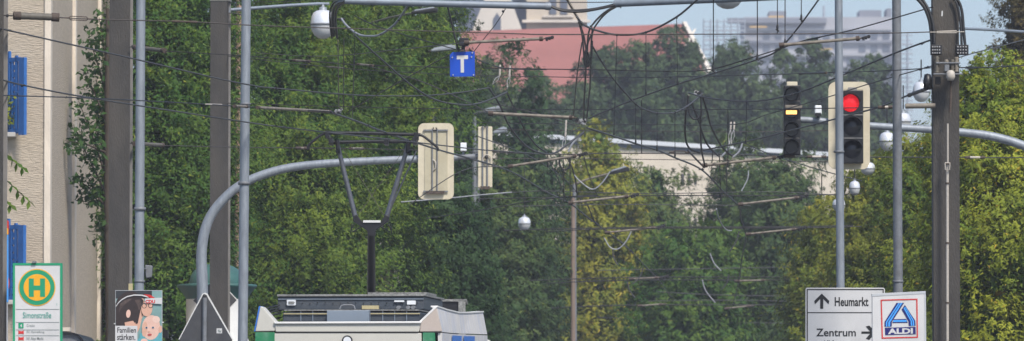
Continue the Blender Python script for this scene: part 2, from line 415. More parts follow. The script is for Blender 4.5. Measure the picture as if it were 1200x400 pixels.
tree('dark_poplar_tree', 'tall dark columnar tree behind the blue sign with the white letter T', 520, 150, -40, 96, 'leaf_deep', 85, 22, 45, .11, 1.15, 16, 3.0, prof=col, yellow=.35, flame=1.9)
tree('poplar_tree', 'slim dark conical tree just left of the pale long building', 614, 172, 66, 88, 'leaf_deep', 80, 22, 36, .145, 1.3, 17, 3.0, prof=cone, yellow=.4, flame=2.0)
tree('poplar_tree', 'mid green bushy tree low beside the small round hanging lamp', 588, 150, 180, 105, 'leaf_mid', 85, 22, 45, .11, 1.15, 18, 3.0, prof=cone, yellow=.25, flame=1.9)
tree('linden_tree', 'green tree far behind the silvery cable loop, under the left feeder pipe', 405, 138, -70, 230, 'leaf_linden', 120, 17, 50, .10, .95, 19, 5.0, prof=col, yellow=.4, group=G1, flame=1.8)
tree('poplar_tree', 'pale hazy tree left of the red church roof, behind the blue letter sign', 572, 232, 34, 74, 'leaf_far', 70, 22, 36, .18, 1.5, 20, 6.0, prof=cone, yellow=.9, flame=2.0)
# centre, hazier
G2 = 'hazy trees in the middle of the street'
tree('maple_tree', 'yellowish tree behind the slim brown wooden pole', 704, 178, 128, 118, 'leaf_yellow', 80, 22, 36, .145, 1.3, 21, 3.0, prof=cone, yellow=.5, group=G2, flame=2.0)
tree('maple_tree', 'green pointed tree in front of the pale building, left of its three small windows', 770, 182, 170, 96, 'leaf_mid', 80, 22, 36, .145, 1.3, 22, 3.0, prof=cone, yellow=.3, group=G2, flame=2.0)
tree('maple_tree', 'pale green tree below the right catenary arms', 866, 186, 164, 112, 'leaf_mid', 80, 22, 36, .145, 1.3, 23, 3.0, prof=cone, yellow=.3, group=G2, flame=2.0)
tree('maple_tree', 'deep green tree left of the white direction sign', 915, 176, 168, 112, 'leaf_mid', 80, 22, 36, .145, 1.3, 24, 3.0, prof=col, yellow=.2, group=G2, flame=2.0)
tree('maple_tree', 'low olive tree in the hazy middle distance between both rows of wire arms', 812, 170, 262, 130, 'leaf_linden', 80, 22, 36, .145, 1.3, 25, 3.0, prof=col, yellow=.25, group=G2, flame=2.0)
tree('maple_tree', 'low dark tree under the long line of small lamps', 650, 190, 268, 130, 'leaf_dark', 80, 22, 36, .145, 1.3, 26, 3.0, prof=col, yellow=.3, group=G2, flame=2.0)
tree('maple_tree', 'bushy green tree filling the gap between the two hazy tree rows', 740, 196, 262, 150, 'leaf_dark', 80, 22, 36, .145, 1.3, 27, 3.0, prof=col, yellow=.4, group=G2, flame=2.0)
tree('maple_tree', 'dark tree between the middle trees and the direction sign', 890, 196, 262, 160, 'leaf_deep', 80, 22, 36, .145, 1.3, 28, 3.0, prof=col, yellow=.3, group=G2, flame=2.0)
# right
G3 = 'autumn trees on the right pavement'
tree('autumn_maple_tree', 'large maple with first yellow leaves right of the tall dark mast', 1165, 98, 58, 190, 'leaf_maple', 92, 25, 56, .082, 1.05, 31, 2.4, prof=col, yellow=.65, group=G3, flame=1.0)
tree('autumn_maple_tree', 'yellow-tinged maple behind the two galvanised poles', 1045, 122, 165, 150, 'leaf_yellow', 92, 25, 56, .082, 1.05, 32, 2.4, prof=col, yellow=.33, group=G3, flame=1.15)
tree('autumn_maple_tree', 'maple with orange tips behind the red traffic light', 985, 138, 226, 110, 'leaf_yellow', 85, 22, 45, .11, 1.15, 33, 2.4, prof=col, yellow=.4, group=G3, flame=1.9)
tree('copper_tree', 'brownish tree at the upper right corner of the picture', 1205, 128, -40, 110, 'leaf_brown', 92, 25, 56, .082, 1.05, 34, 4.0, prof=col, yellow=.5, flame=1.15)
tree('autumn_maple_tree', 'darker maple lower behind the tall dark mast on the right', 1105, 112, 150, 150, 'leaf_maple', 92, 25, 56, .082, 1.05, 35, 2.2, prof=col, yellow=.25, group=G3, flame=1.15)
# far behind the pale building
G4 = 'far trees in front of the church'
for i, (px, yt, wd, lb) in enumerate([(618, 104, 100, 'far hazy tree below the left end of the red church roof'),
        (664, 92, 130, 'far hazy tree behind the hanging cable bundle'),
        (730, 46, 140, 'far round tree in front of the middle of the red roof'),
        (794, 40, 112, 'far tallest tree under the gable of the red roof'),
        (866, 58, 124, 'far low tree left of the scaffolded tower block'),
        (945, 38, 160, 'far dark tree in front of the scaffolded tower block'),
        (1014, 66, 100, 'far tree right of the red traffic light')]):
    tree('far_oak_tree', lb, px, 262+7*i, yt, wd, 'leaf_far', 125, 24, 32, .25, 1.7, 41+i, 4.0, prof=[(0,.5),(.3,.8),(.6,1),(.85,.8),(1,.3)], yellow=.3, group=G4, flame=1.0, lump=.3)

# overhanging branch of the linden in front of the house, a smaller tree of its own
def side_tree():
    base = P(128, HOR, 99); t = thing('young_tree', (base.x, 99, 0), 'dark leafy young tree in front of the beige house wall', 'tree')
    rd = random.Random(5); b = MB(); rg = np.random.default_rng(5)
    top = P(126, 10, 99)
    b.tube([(base.x, 99, 0), (base.x+.05, 99, 3), tuple(P(127, 200, 99)), tuple(top)], [.13,.11,.08,.03], 8)
    cs = []; axs = []
    for (sx, sy, ex, ey) in [(127,215,92,118),(127,235,84,148),(127,245,88,208),(127,120,104,42),(127,150,100,86),(127,260,118,272),(127,180,76,165),(127,90,116,20),(127,230,98,232),(127,200,112,150),(127,150,116,120)]:
        s = P(sx, sy, 99); e = P(ex, ey, 99+rd.uniform(-.6,.6)); mid = s.lerp(e,.5)+Vector((0,0,.05))
        b.tube([s, mid, e], [.025,.016,.005], 5)
        for k in range(14):
            q = s.lerp(e, .25+.75*k/13)
            for j in range(9 if ex > 80 else 5):
                cs.append(q + Vector((rg.normal(0,.10), rg.normal(0,.15), rg.normal(0,.10))))
    b.build('trunk', 'bark', t)
    cs = np.array([tuple(c) for c in cs]); N = len(cs)
    nor = rg.normal(0,.8,(N,3)) + np.array([0,-.2,.7]); nor /= np.linalg.norm(nor,axis=1,keepdims=True)
    d = rg.normal(0,.8,(N,3)) + np.array([-.5,0,-.3]); d -= nor*(d*nor).sum(1,keepdims=True); d /= np.linalg.norm(d,axis=1,keepdims=True)
    ln = .12*(.7+.6*rg.random(N))
    add_leaf_mesh('crown', cs, d, nor, ln, ln*.55, np.clip(rg.normal(.12,.1,N),0,1), 'leaf_dark', t)
side_tree()
def twig_tree():
    base = P(-70, HOR, 62); t = thing('ash_tree', (base.x, 62, 0), 'leafy twigs with long narrow leaflets reaching in at the left edge', 'tree')
    b = MB(); b.tube([(base.x, 62, 0), (base.x, 62, 3), tuple(P(-66, 150, 62))], [.09,.07,.03], 7)
    pos=[]; dr=[]; rg = np.random.default_rng(9); rd = random.Random(9)
    for (sx,sy,ex,ey) in [(-66,170,34,236),(-66,150,26,196),(-66,200,12,240)]:
        s = P(sx,sy,62); e = P(ex,ey,62); pts = [s, s.lerp(e,.5)+Vector((0,0,.12)), e]
        b.tube(pts, [.012,.008,.003], 5)
        for k in range(16):
            f = k/15; q = (pts[0].lerp(pts[1], f*2) if f < .5 else pts[1].lerp(pts[2], f*2-1))
            for sd in (-1,1):
                dv = Vector((.45*sd+.35, rd.uniform(-.6,.6), -.75)).normalized()
                pos.append(q+dv*.045); dr.append(dv)
    b.build('trunk', 'bark', t)
    pos = np.array([tuple(p) for p in pos]); dr = np.array([tuple(p) for p in dr]); N=len(pos)
    nor = rg.normal(0,.5,(N,3))+np.array([.3,-.4,.6]); nor -= dr*(nor*dr).sum(1,keepdims=True); nor /= np.linalg.norm(nor,axis=1,keepdims=True)
    add_leaf_mesh('crown', pos, dr, nor, np.full(N,.125), np.full(N,.05), np.clip(rg.normal(.35,.15,N),0,1), 'leaf_linden', t)
twig_tree()

# ------------------------------------------------------------------ beige house at the left
def house():
    d0 = 95.0; X = P(55, 200, d0).x
    t = thing('house', (X-4, d0+6, 0), 'beige rendered house with blue shutters at the left edge', 'house')
    x0 = X-7.5; H = 14.0; dend = 110.0
    fa = MB()    # camera-facing wall with two window openings
    wins = [(P(-56,0,d0).x, P(9,0,d0).x, P(0,156,d0).z, P(0,62,d0).z), (P(-56,0,d0).x, P(9,0,d0).x, P(0,352,d0).z, P(0,258,d0).z)]
    xs = [x0, wins[0][0], wins[0][1], X]
    zs = [0, wins[1][2], wins[1][3], wins[0][2], wins[0][3], H]
    for i in range(3):
        for j in range(5):
            if i == 1 and j in (1,3): continue
            fa.add([(xs[i],d0,zs[j]),(xs[i+1],d0,zs[j]),(xs[i+1],d0,zs[j+1]),(xs[i],d0,zs[j+1])], [(0,1,2,3)])
    for (a,b_,c,e) in wins:
        for q in ([(a,d0,c),(a,d0+.25,c),(a,d0+.25,e),(a,d0,e)],[(b_,d0,c),(b_,d0+.25,c),(b_,d0+.25,e),(b_,d0,e)],[(a,d0,e),(b_,d0,e),(b_,d0+.25,e),(a,d0+.25,e)],[(a,d0,c),(b_,d0,c),(b_,d0+.25,c),(a,d0+.25,c)]):
            fa.add(q, [(0,1,2,3)])
    fa.build('front_wall', 'plaster', t)
    sw = MB(); sw.add([(X,d0,0),(X,dend,0),(X,dend,H),(X,d0,H)], [(0,1,2,3)]); sw.build('side_wall', 'plaster', t)
    bw = MB(); bw.add([(x0,dend,0),(X,dend,0),(X,dend,H),(x0,dend,H)], [(0,1,2,3)]); bw.add([(x0,d0,0),(x0,dend,0),(x0,dend,H),(x0,d0,H)], [(0,1,2,3)]); bw.build('rear_wall', 'plaster', t)
    rf = MB(); rf.hexa([(x0-.3,d0-.3,H),(X+.3,d0-.3,H),(X+.3,dend+.3,H),(x0-.3,dend+.3,H),(x0+2,d0+2,H+2.2),(X-2,d0+2,H+2.2),(X-2,dend-2,H+2.2),(x0+2,dend-2,H+2.2)]); rf.build('roof', 'church_roof', t)
    for y in (d0-.002, 100.4, 106.6, 109.6):      # pilasters on the street side
        b = MB(); b.box((X-.05, y-.04 if y < 96 else y, 0), (X+.06, y+.30, H-.01)); 
        b.box((X-.02, y+.005, 0), (X+.03, y+.38, H-.02)); b.build('pilaster', 'stone_trim', t, .015)
    for (a,b_,c,e) in wins:
        wn = MB(); wn.box((a,d0+.2,c),(b_,d0+.24,e)); w_ = wn.build('window', 'dark_glass', t)
        fr = MB()
        for q0,q1 in (((a,c),(a+.06,e)),((b_-.06,c),(b_,e)),((a,c),(b_,c+.06)),((a,e-.06),(b_,e)),(((a+b_)/2-.03,c),((a+b_)/2+.03,e))):
            fr.box((q0[0],d0+.16,q0[1]),(q1[0],d0+.198,q1[1]))
        fr.build('frame', 'window_white', w_)
        sl = MB(); sl.box((a-.08,d0-.24,c-.075),(b_+.16,d0+.02,c)); sl.build('window_sill', 'stone_sill', t, .01)
        # two open shutters, standing off the wall
        for sgn, hx in ((1, b_+.02), (-1, a-.02)):
            ang = math.radians(48)
            R = Vector((sgn*math.cos(ang), -math.sin(ang), 0)); N = Vector((R.y, -R.x, 0))
            def pt(u,v,w): 
                q = Vector((hx, d0-.02, 0)) + R*u + N*w; return Vector((q.x,q.y,v))
            def bx(u0,u1,v0,v1,w0,w1,B): B.hexa([pt(u0,v0,w0),pt(u1,v0,w0),pt(u1,v0,w1),pt(u0,v0,w1),pt(u0,v1,w0),pt(u1,v1,w0),pt(u1,v1,w1),pt(u0,v1,w1)])
            B = MB(); W = .47
            bx(0,.05,c-.02,e+.02,-.02,.02,B); bx(.2,.25,c-.02,e-.06,-.02,.02,B); bx(W-.15,W,c-.05,e-.10,-.03,.03,B); bx(.05,W-.15,c,c+.06,-.02,.02,B); bx(.05,W-.15,e-.16,e-.09,-.02,.02,B); bx(.25,W-.15,(c+e)/2-.02,(c+e)/2+.02,-.02,.02,B); bx(.10,.13,c+.06,e-.16,-.02,.02,B)
            sh = B.build('shutter', 'shutter_blue', t)
            for k in range(9):
                z = c+.1+k*(e-c-.28)/9
                S = MB(); bx(.132,.198,z,z+.085,-.012+.004*(k%2),.012,S); S.build('slat', 'shutter_blue', sh)
    # ledge plant
    a,b_,c,e = wins[0]
    tp = thing('potted_plant', (b_-.1, d0-.12, c), 'leafy pot plant on the upper blue-shuttered window sill', 'plant')
    pb = MB(); pb.lathe((b_-.1,d0-.12,c),[(0,0.001),(.08,.001),(.10,.13),(.085,.13),(.0,.12)],14); pb.build('pot','black_rubber',tp)
    rg = np.random.default_rng(3); N=170
    cs = np.stack([rg.normal(b_-.02,.10,N), rg.normal(d0-.15,.06,N), rg.uniform(c+.14,c+.62,N)],1)
    nor = rg.normal(0,.7,(N,3))+np.array([0,-.5,.5]); nor/=np.linalg.norm(nor,axis=1,keepdims=True); dd = rg.normal(0,1,(N,3)); dd-=nor*(dd*nor).sum(1,keepdims=True); dd/=np.linalg.norm(dd,axis=1,keepdims=True)
    add_leaf_mesh('leaves', cs, dd, nor, np.full(N,.09), np.full(N,.04), np.clip(rg.normal(.6,.2,N),0,1), 'leaf_maple', tp)
    st = MB(); [st.tube([(b_-.1,d0-.12,c+.1),(b_-.1+.12*math.sin(k*2),d0-.12-.05*math.cos(k),c+.55)],.006,5) for k in range(5)]; st.build('stem','bark',tp)
house()

# ------------------------------------------------------------------ far buildings
def quad_box(B, a, b, z0, z1, th):    # a wall slab from plan point a to b, thickness th away from camera
    a = Vector((a[0],a[1],0)); b = Vector((b[0],b[1],0)); n = (b-a).normalized(); n = Vector((-n.y, n.x, 0))*th
    B.hexa([Vector((q.x,q.y,z)) for z in (z0,z1) for q in (a,b,b+n,a+n)])
def pale_building():
    dl, dr = 205., 222.
    A = P(560,160,dl); Bp = P(1010,182,dr); top = P(630,153,dl).z
    t = thing('long_building', (A.x, dl, 0), 'long pale flat-roofed building with white eaves behind the middle trees', 'building')
    def at(px, py):
        u = P(px,py,1.).x; dx, dy = Bp.x-A.x, Bp.y-A.y; k = (u*A.y-A.x)/(dx-u*dy); return P(px,py,A.y+k*dy)
    a, b = (A.x,A.y), (Bp.x,Bp.y)
    w_ = MB(); quad_box(w_, a, b, 0, top-.304, 12); w_.build('wall', 'far_plaster', t)
    nrm = Vector((b[0]-a[0], b[1]-a[1],0)).normalized(); out = Vector((nrm.y,-nrm.x,0))
    a2 = (a[0]+out.x*.22, a[1]+out.y*.22); b2 = (b[0]+out.x*.22, b[1]+out.y*.22)
    r_ = MB(); quad_box(r_, a2, b2, top-.16, top, 12.6); r_.build('roof', 'far_fascia', t)
    a3 = (a[0]+out.x*.1, a[1]+out.y*.1); b3 = (b[0]+out.x*.1, b[1]+out.y*.1)
    s_ = MB(); quad_box(s_, a3, b3, top-.30, top-.162, 12.2); s_.build('cornice', 'church_slate', t)  # slate-dark strip stands in for the shadow under the eaves
    L = math.hypot(b[0]-a[0], b[1]-a[1])
    for row, py in enumerate((210, 262, 314, 366)):
        for k, px in enumerate([640,648,656, 720,728,736, 799.5,807,814.5, 880,887.5,895]):
            c = at(px, py); hw = .075; 
            m = MB()
            p0 = Vector((c.x,c.y,0)) + out*.03
            u = nrm*hw*1.0
            m.hexa([Vector((q.x,q.y,z)) for z in (c.z-.2, c.z+.2) for q in (p0-u, p0+u, p0+u-out*.02, p0-u-out*.02)])
            m.build('window', 'far_dark', t)
pale_building()
def church():
    d = 400.; u = m_per_px(d)
    t = thing('church', (P(700,0,d).x, d, 0), 'church with a long red tiled roof and a pale gabled tower', 'church')
    xl, xr = P(540,0,d).x, P(800,0,d).x; zr = P(700,27,d).z; ze = P(700,160,d).z; hw = 9.0
    xg = P(803,0,d).x
    wl = MB(); wl.box((xl,d-hw,0),(xr,d+hw,ze)); wl.build('nave_wall', 'church_wall', t)
    # roof with pitched plane towards us; right end closed by a gable
    zl = P(700,36,d).z
    rf = MB(); rf.add([(xl,d-hw-.0,ze),(xr+1.0,d-hw-.0,ze),(xr,d,zr-.1),(xl,d,zl-.1),(xl,d+hw+.4,ze),(xr+1.0,d+hw+.4,ze)], [(0,1,2,3),(3,2,5,4),(0,3,4)]); rf.build('roof', 'church_roof', t)
    def RP(px,py,o=0.): return P(px,py,d-hw*max(0,min(1,(py-28)/132.))-o)
    for k_ in range(11):      # tile courses lap over each other down the slope
        y0_,y1_ = 28+k_*12, 28+(k_+1)*12+.6
        ex = lambda y: 801+(y-27)*.545
        b_ = MB(); b_.add([RP(540,max(y0_,28+8*.0),.25+.02*k_),RP(ex(y0_),y0_,.25+.02*k_),RP(ex(y1_),y1_,.275+.02*k_),RP(540,y1_,.275+.02*k_)],[(0,1,2,3)]) if k_ else b_.add([RP(540,37,.25),RP(ex(28),28,.25),RP(ex(y1_),y1_,.34),RP(540,y1_,.34)],[(0,1,2,3)])
        b_.build('tile_course','church_roof',t)
    gb = MB(); gb.prism([RP(800,25.5,.6),RP(804.5,25.5,.6),RP(858,126,.9),RP(852,126,.9)], 1.2); gb.build('gable_edge','church_stone',t)
    gw = MB(); gw.prism([RP(804.5,32,.3),RP(858,132,.5),RP(870,215,.5),RP(850,215,.5),RP(845,132,.5)], 1.0); gw.build('gable_wall','church_wall',t)
    gl = MB(); gl.prism([RP(800,58,.62),RP(803,58,.62),RP(816,34,.62),RP(813.5,34,.62)], .3); gl.build('verge_board','church_stone',t)
    # tower with windows
    tw = MB(); D = d+12
    tw.box((P(617,0,D).x, D, 0),(P(688,0,D).x, D+9, P(0,-60,D).z)); tower = tw.build('tower', 'church_wall', t)
    for px in (648, 661):
        m = MB(); m.box((P(px-4,0,D).x, D-.15, P(0,17,D).z),(P(px+4,0,D).x, D-.02, P(0,-30,D).z)); m.build('window', 'church_slate', tower)
    m = MB(); m.box((P(612,0,D).x, D-.5, P(0,27,D).z),(P(692,0,D).x, D-.02, P(0,24,D).z)); m.build('cornice', 'church_stone', tower)
    m = MB(); m.box((P(636,0,D).x, D-.35, P(0,20.5,D).z),(P(672,0,D).x, D-.03, P(0,18.5,D).z)); m.build('window_sill', 'church_stone', tower)
    # pointed stone gable left of the tower
    D2 = d+10
    m = MB(); m.prism([P(553,36,D2),P(612,36,D2),P(593,-16,D2),P(574,-16,D2)], 3.0); gbl = m.build('stone_gable', 'church_stone', t)
    m = MB(); m.prism([P(578,36,D2-.1),P(587,36,D2-.1),P(587,22,D2-.1),P(582.5,15,D2-.1),P(578,22,D2-.1)], .09); m.build('arched_window', 'church_slate', gbl)
    m = MB(); m.prism([P(600,36,D2+4),P(634,36,D2+4),P(612,-20,D2+4),P(600,-20,D2+4)], 3.0); m.build('slate_roof', 'church_slate', t)
    m = MB(); m.prism([P(534,40,D2+4),P(562,40,D2+4),P(572,-20,D2+4),P(534,-20,D2+4)], 3.0); m.build('slate_roof', 'church_slate', t)
church()
def tower_block():
    d = 900.; 
    X = lambda px: P(px,0,d).x
    Z = lambda py: P(600,py,d).z
    t = thing('tower_block', (X(950), d, 0), 'hazy tower block wrapped in scaffolding behind the right traffic lights', 'building')
    b = MB(); b.box((X(872),d,0),(X(1046),d+16,Z(20))); body = b.build('wall', 'far_concrete', t)
    b = MB(); b.box((X(852),d-1.5,Z(28)),(X(968),d-.02,Z(22))); b.build('roof_parapet', 'far_concrete_dark', t)
    for x0_,x1_,y_ in ((902,922,12),(1008,1034,11),(1040,1046,9)):
        b = MB(); b.box((X(x0_),d+2,Z(20)),(X(x1_),d+9,Z(y_))); b.build('roof_house', 'far_concrete_dark', t)
    for py in range(36, 200, 15):      # floor bands and windows
        b = MB(); b.box((X(873),d-.7,Z(py)),(X(1045),d-.01,Z(py-3))); b.build('balcony_band', 'far_concrete_dark' if (py//15)%2 else 'far_concrete', t)
        for px in range(880, 1040, 14):
            if random.Random(px*py).random() < .2: continue
            m = MB(); m.box((X(px),d-.15,Z(py+10)),(X(px+8),d-.012,Z(py+2))); m.build('window', 'far_glass', body)
    for px, py, wd in ((862,66,20),(900,22,18),(985,92,22),(960,60,14),(878,34,20)):
        b = MB(); b.box((X(px),d-2.4,Z(py)),(X(px+wd),d-2.3,Z(py-2))); b.build('scaffold_board', 'far_yellow', t)
    def scaf(x0,x1,y0,name):
        B = MB()
        px = x0
        while px <= x1:
            B.tube([(X(px),d-3,0),(X(px),d-3,Z(y0))],.10,5); B.tube([(X(px),d-1.2,0),(X(px),d-1.2,Z(y0))],.10,5); px += 8
        py = y0+3
        while py < 210:
            B.tube([(X(x0),d-3,Z(py)),(X(x1),d-3,Z(py))],.09,5); B.tube([(X(x0),d-1.2,Z(py+5)),(X(x1),d-1.2,Z(py+5))],.09,5); 
            B.box((X(x0),d-2.8,Z(py+10)),(X(x1),d-1.4,Z(py+9.3))); py += 11
        B.build(name, 'scaffold', t)
    scaf(824, 872, 24, 'scaffolding'); scaf(1046, 1068, 40, 'scaffolding')
    B = MB(); B.tube([(X(967),d+4,Z(20)),(X(967),d+4,Z(5))],.2,5); B.build('aerial','scaffold',t)
tower_block()

# ------------------------------------------------------------------ masts and poles
def h_mast(px0, px1, d, ztop, label, cap=False, yaw=0.06, name='catenary_mast'):
    c = P((px0+px1)/2, 200, d); W = (px1-px0)*m_per_px(d)
    t = thing(name, (c.x, d, 0), label, 'mast')
    R = Vector((math.cos(yaw), math.sin(yaw), 0)); N = Vector((-R.y, R.x, 0)); hw = W/2/ (math.cos(yaw)+.0); 
    o = Vector((c.x, d, 0))
    def slab(u0,u1,v0,v1,z0,z1,B):
        B.hexa([o+R*u+N*v+Vector((0,0,z)) for z in (z0,z1) for (u,v) in ((u0,v0),(u1,v0),(u1,v1),(u0,v1))])
    b = MB(); slab(-hw,hw,0,.02,0,ztop,b); b.build('front_flange', 'mast_paint', t, .003)
    b = MB(); slab(-hw,hw,.28,.30,0,ztop,b); b.build('rear_flange', 'mast_edge', t, .003)
    b = MB(); slab(-.008,.008,.021,.279,0,ztop-.002,b); b.build('web', 'mast_paint', t)
    b = MB(); slab(-hw-.12,hw+.12,-.12,.42,.0,.16,b); b.build('foot_plate', 'galvanised_dull', t)
    if cap:
        b = MB(); slab(-hw-.01,hw+.01,-.012,.312,ztop+.001,ztop+.04,b); b.build('cap', 'mast_edge', t)
    return t
mast_left = h_mast(-24, 3.5, 60, 9.2, 'dark steel mast cut off by the left edge of the picture', yaw=-.07)
mast_two = h_mast(127.5, 152, 80, 9.6, 'dark steel mast in front of the right corner of the beige house', yaw=-.07)
mast_three = h_mast(246, 267.5, 94, P(257,1,94).z, 'dark steel mast with its capped top in view, beside the lamp arm', True, yaw=-.07)
mast_right = h_mast(1093.5, 1124.5, 62, 8.9, 'wide dark steel mast carrying black feeder cables, on the right', yaw=-.02)

def round_pole(px, d, wpx, ztop, label, m='galvanised', taper=.92, name='galvanised_pole', pxt=None):
    c = P(px, 395, d); ct = P(pxt if pxt is not None else px, 5, d); r = wpx/2*m_per_px(d)
    k = (ct.x-c.x)/(ct.z-c.z)
    t = thing(name, (c.x, d, 0), label, 'pole')
    b = MB(); b.tube([(c.x-k*c.z, d, 0), (c.x+k*(ztop-c.z), d, ztop)], [r, r*taper], 20); b.build('shaft', m, t)
    b = MB(); b.lathe((c.x-k*c.z,d,0),[(r*2,0),(r*2,.03),(r*1.3,.05),(r*1.3,.16),(r*1.02,.17)],16); b.build('foot_collar','galvanised_dull',t)
    b = MB(); b.lathe((c.x+k*(ztop-c.z),d,ztop),[(r*.95,0),(r*.8,.03),(r*.05,.05)],12); b.build('end_cap','galvanised_dull',t)
    return t, c
gp1,_ = round_pole(162.8, 71.3, 11.6, 7.6, 'bright galvanised pole with the political poster, beside the second dark mast', pxt=165)
gp2,_ = round_pole(284.5, 71.3, 11.8, 7.6, 'bright galvanised pole in front of the green-domed column', pxt=288.5)
gp3,_ = round_pole(985.3, 66, 10.0, 7.4, 'galvanised pole standing in front of the red traffic light', pxt=982.8)
gp4,_ = round_pole(1052.8, 64, 11.4, 7.4, 'galvanised pole above the supermarket sign', 'galvanised_dull', pxt=1050.6)
bp,_ = round_pole(278, 112, 7.5, 12.5, 'slim tan pole half hidden behind a galvanised pole', 'brown_pole', pxt=280, name='tan_pole')
wp, wpc = round_pole(671.5, 150, 6.2, P(671,232,150).z, 'slim brown wooden pole in the hazy middle distance', 'wood_pole', name='wooden_pole', taper=.8)
# small brackets along the two galvanised poles on the left
for (pole, px, d, ys) in ((gp1, 164, 71.3, (245,)), (gp2, 286, 71.3, (215,))):
    for y in ys:
        c = P(px, y, d); b = MB(); b.lathe((c.x,d,c.z),[(.07,-.02),(.075,-.02),(.075,.02),(.07,.02)],16); b.build('clamp','galvanised_dull',pole)
for pole, px, d_, y_ in ((gp1,163.6,71.3,330),(gp2,287.6,71.3,122),(gp3,983.2,66,178),(gp4,1052.2,64,330)):
    c_ = P(px,y_,d_); r_ = 5.9*m_per_px(d_); B_ = MB(); B_.lathe((c_.x,d_,c_.z),[(r_*1.0,-.012),(r_*1.07,-.011),(r_*1.07,.011),(r_*1.0,.012)],18); B_.build('band','galvanised_dull',pole)
# floodlight and lath on the poster pole
b = MB(); b.prism([P(170,310.5,71.7),P(178.5,311.5,71.7),P(177.5,325,71.7),P(171,326,71.7)], .12); fl = tag(b.build('floodlight','galvanised_dull',None,.008),'small grey floodlight clamped behind the poster pole','floodlight')
b = MB(); b.tube([P(166,314,71.35),P(171,316,71.72)],.012,6); b.build('bracket','galvanised_dull',gp1)

# ------------------------------------------------------------------ wires
def spline(pts, n=7):
    pts = [Vector(p) for p in pts]
    if len(pts) == 2: return [pts[0].lerp(pts[1], i/n) for i in range(n+1)]
    out = []
    for i in range(len(pts)-1):
        p0,p1,p2,p3 = pts[max(i-1,0)],pts[i],pts[i+1],pts[min(i+2,len(pts)-1)]
        for k in range(n):
            t = k/n
            out.append(.5*((2*p1)+(p2-p0)*t+(2*p0-5*p1+4*p2-p3)*t*t+(3*p1-p0-3*p2+p3)*t**3))
    return out+[pts[-1]]
def fill(pts):
    L = [0]
    for a,b in zip(pts,pts[1:]): L.append(L[-1]+math.hypot(b[0]-a[0], b[1]-a[1]))
    kn = [(L[i],p[2]) for i,p in enumerate(pts) if len(p) > 2]
    return [(p[0],p[1],float(np.interp(L[i],[k[0] for k in kn],[k[1] for k in kn]))) for i,p in enumerate(pts)]
def wire(name, label, pts, r=.6, m='wire_dark', parts=(), cat='wire', group=None, n=7):
    fp = fill(pts); sp = spline(fp, n)
    r *= 1.36 if r < 1 else 1.1
    wp_ = [P(*q) for q in sp]; r0 = r*m_per_px(min(q[2] for q in sp)); rr = [max(r0, .3*m_per_px(q[2])) for q in sp]
    def dd(px,py): return min(sp, key=lambda q: (q[0]-px)**2+(q[1]-py)**2)[2]
    if not parts:
        return tag(MB().tube(wp_, rr, 6).build(name, m), label, cat, group)
    t = thing(name, tuple(wp_[0]), label, cat, group)
    MB().tube(wp_, rr, 6).build('strand', m, t)
    for q in parts: fit(t, q, dd)
    return t
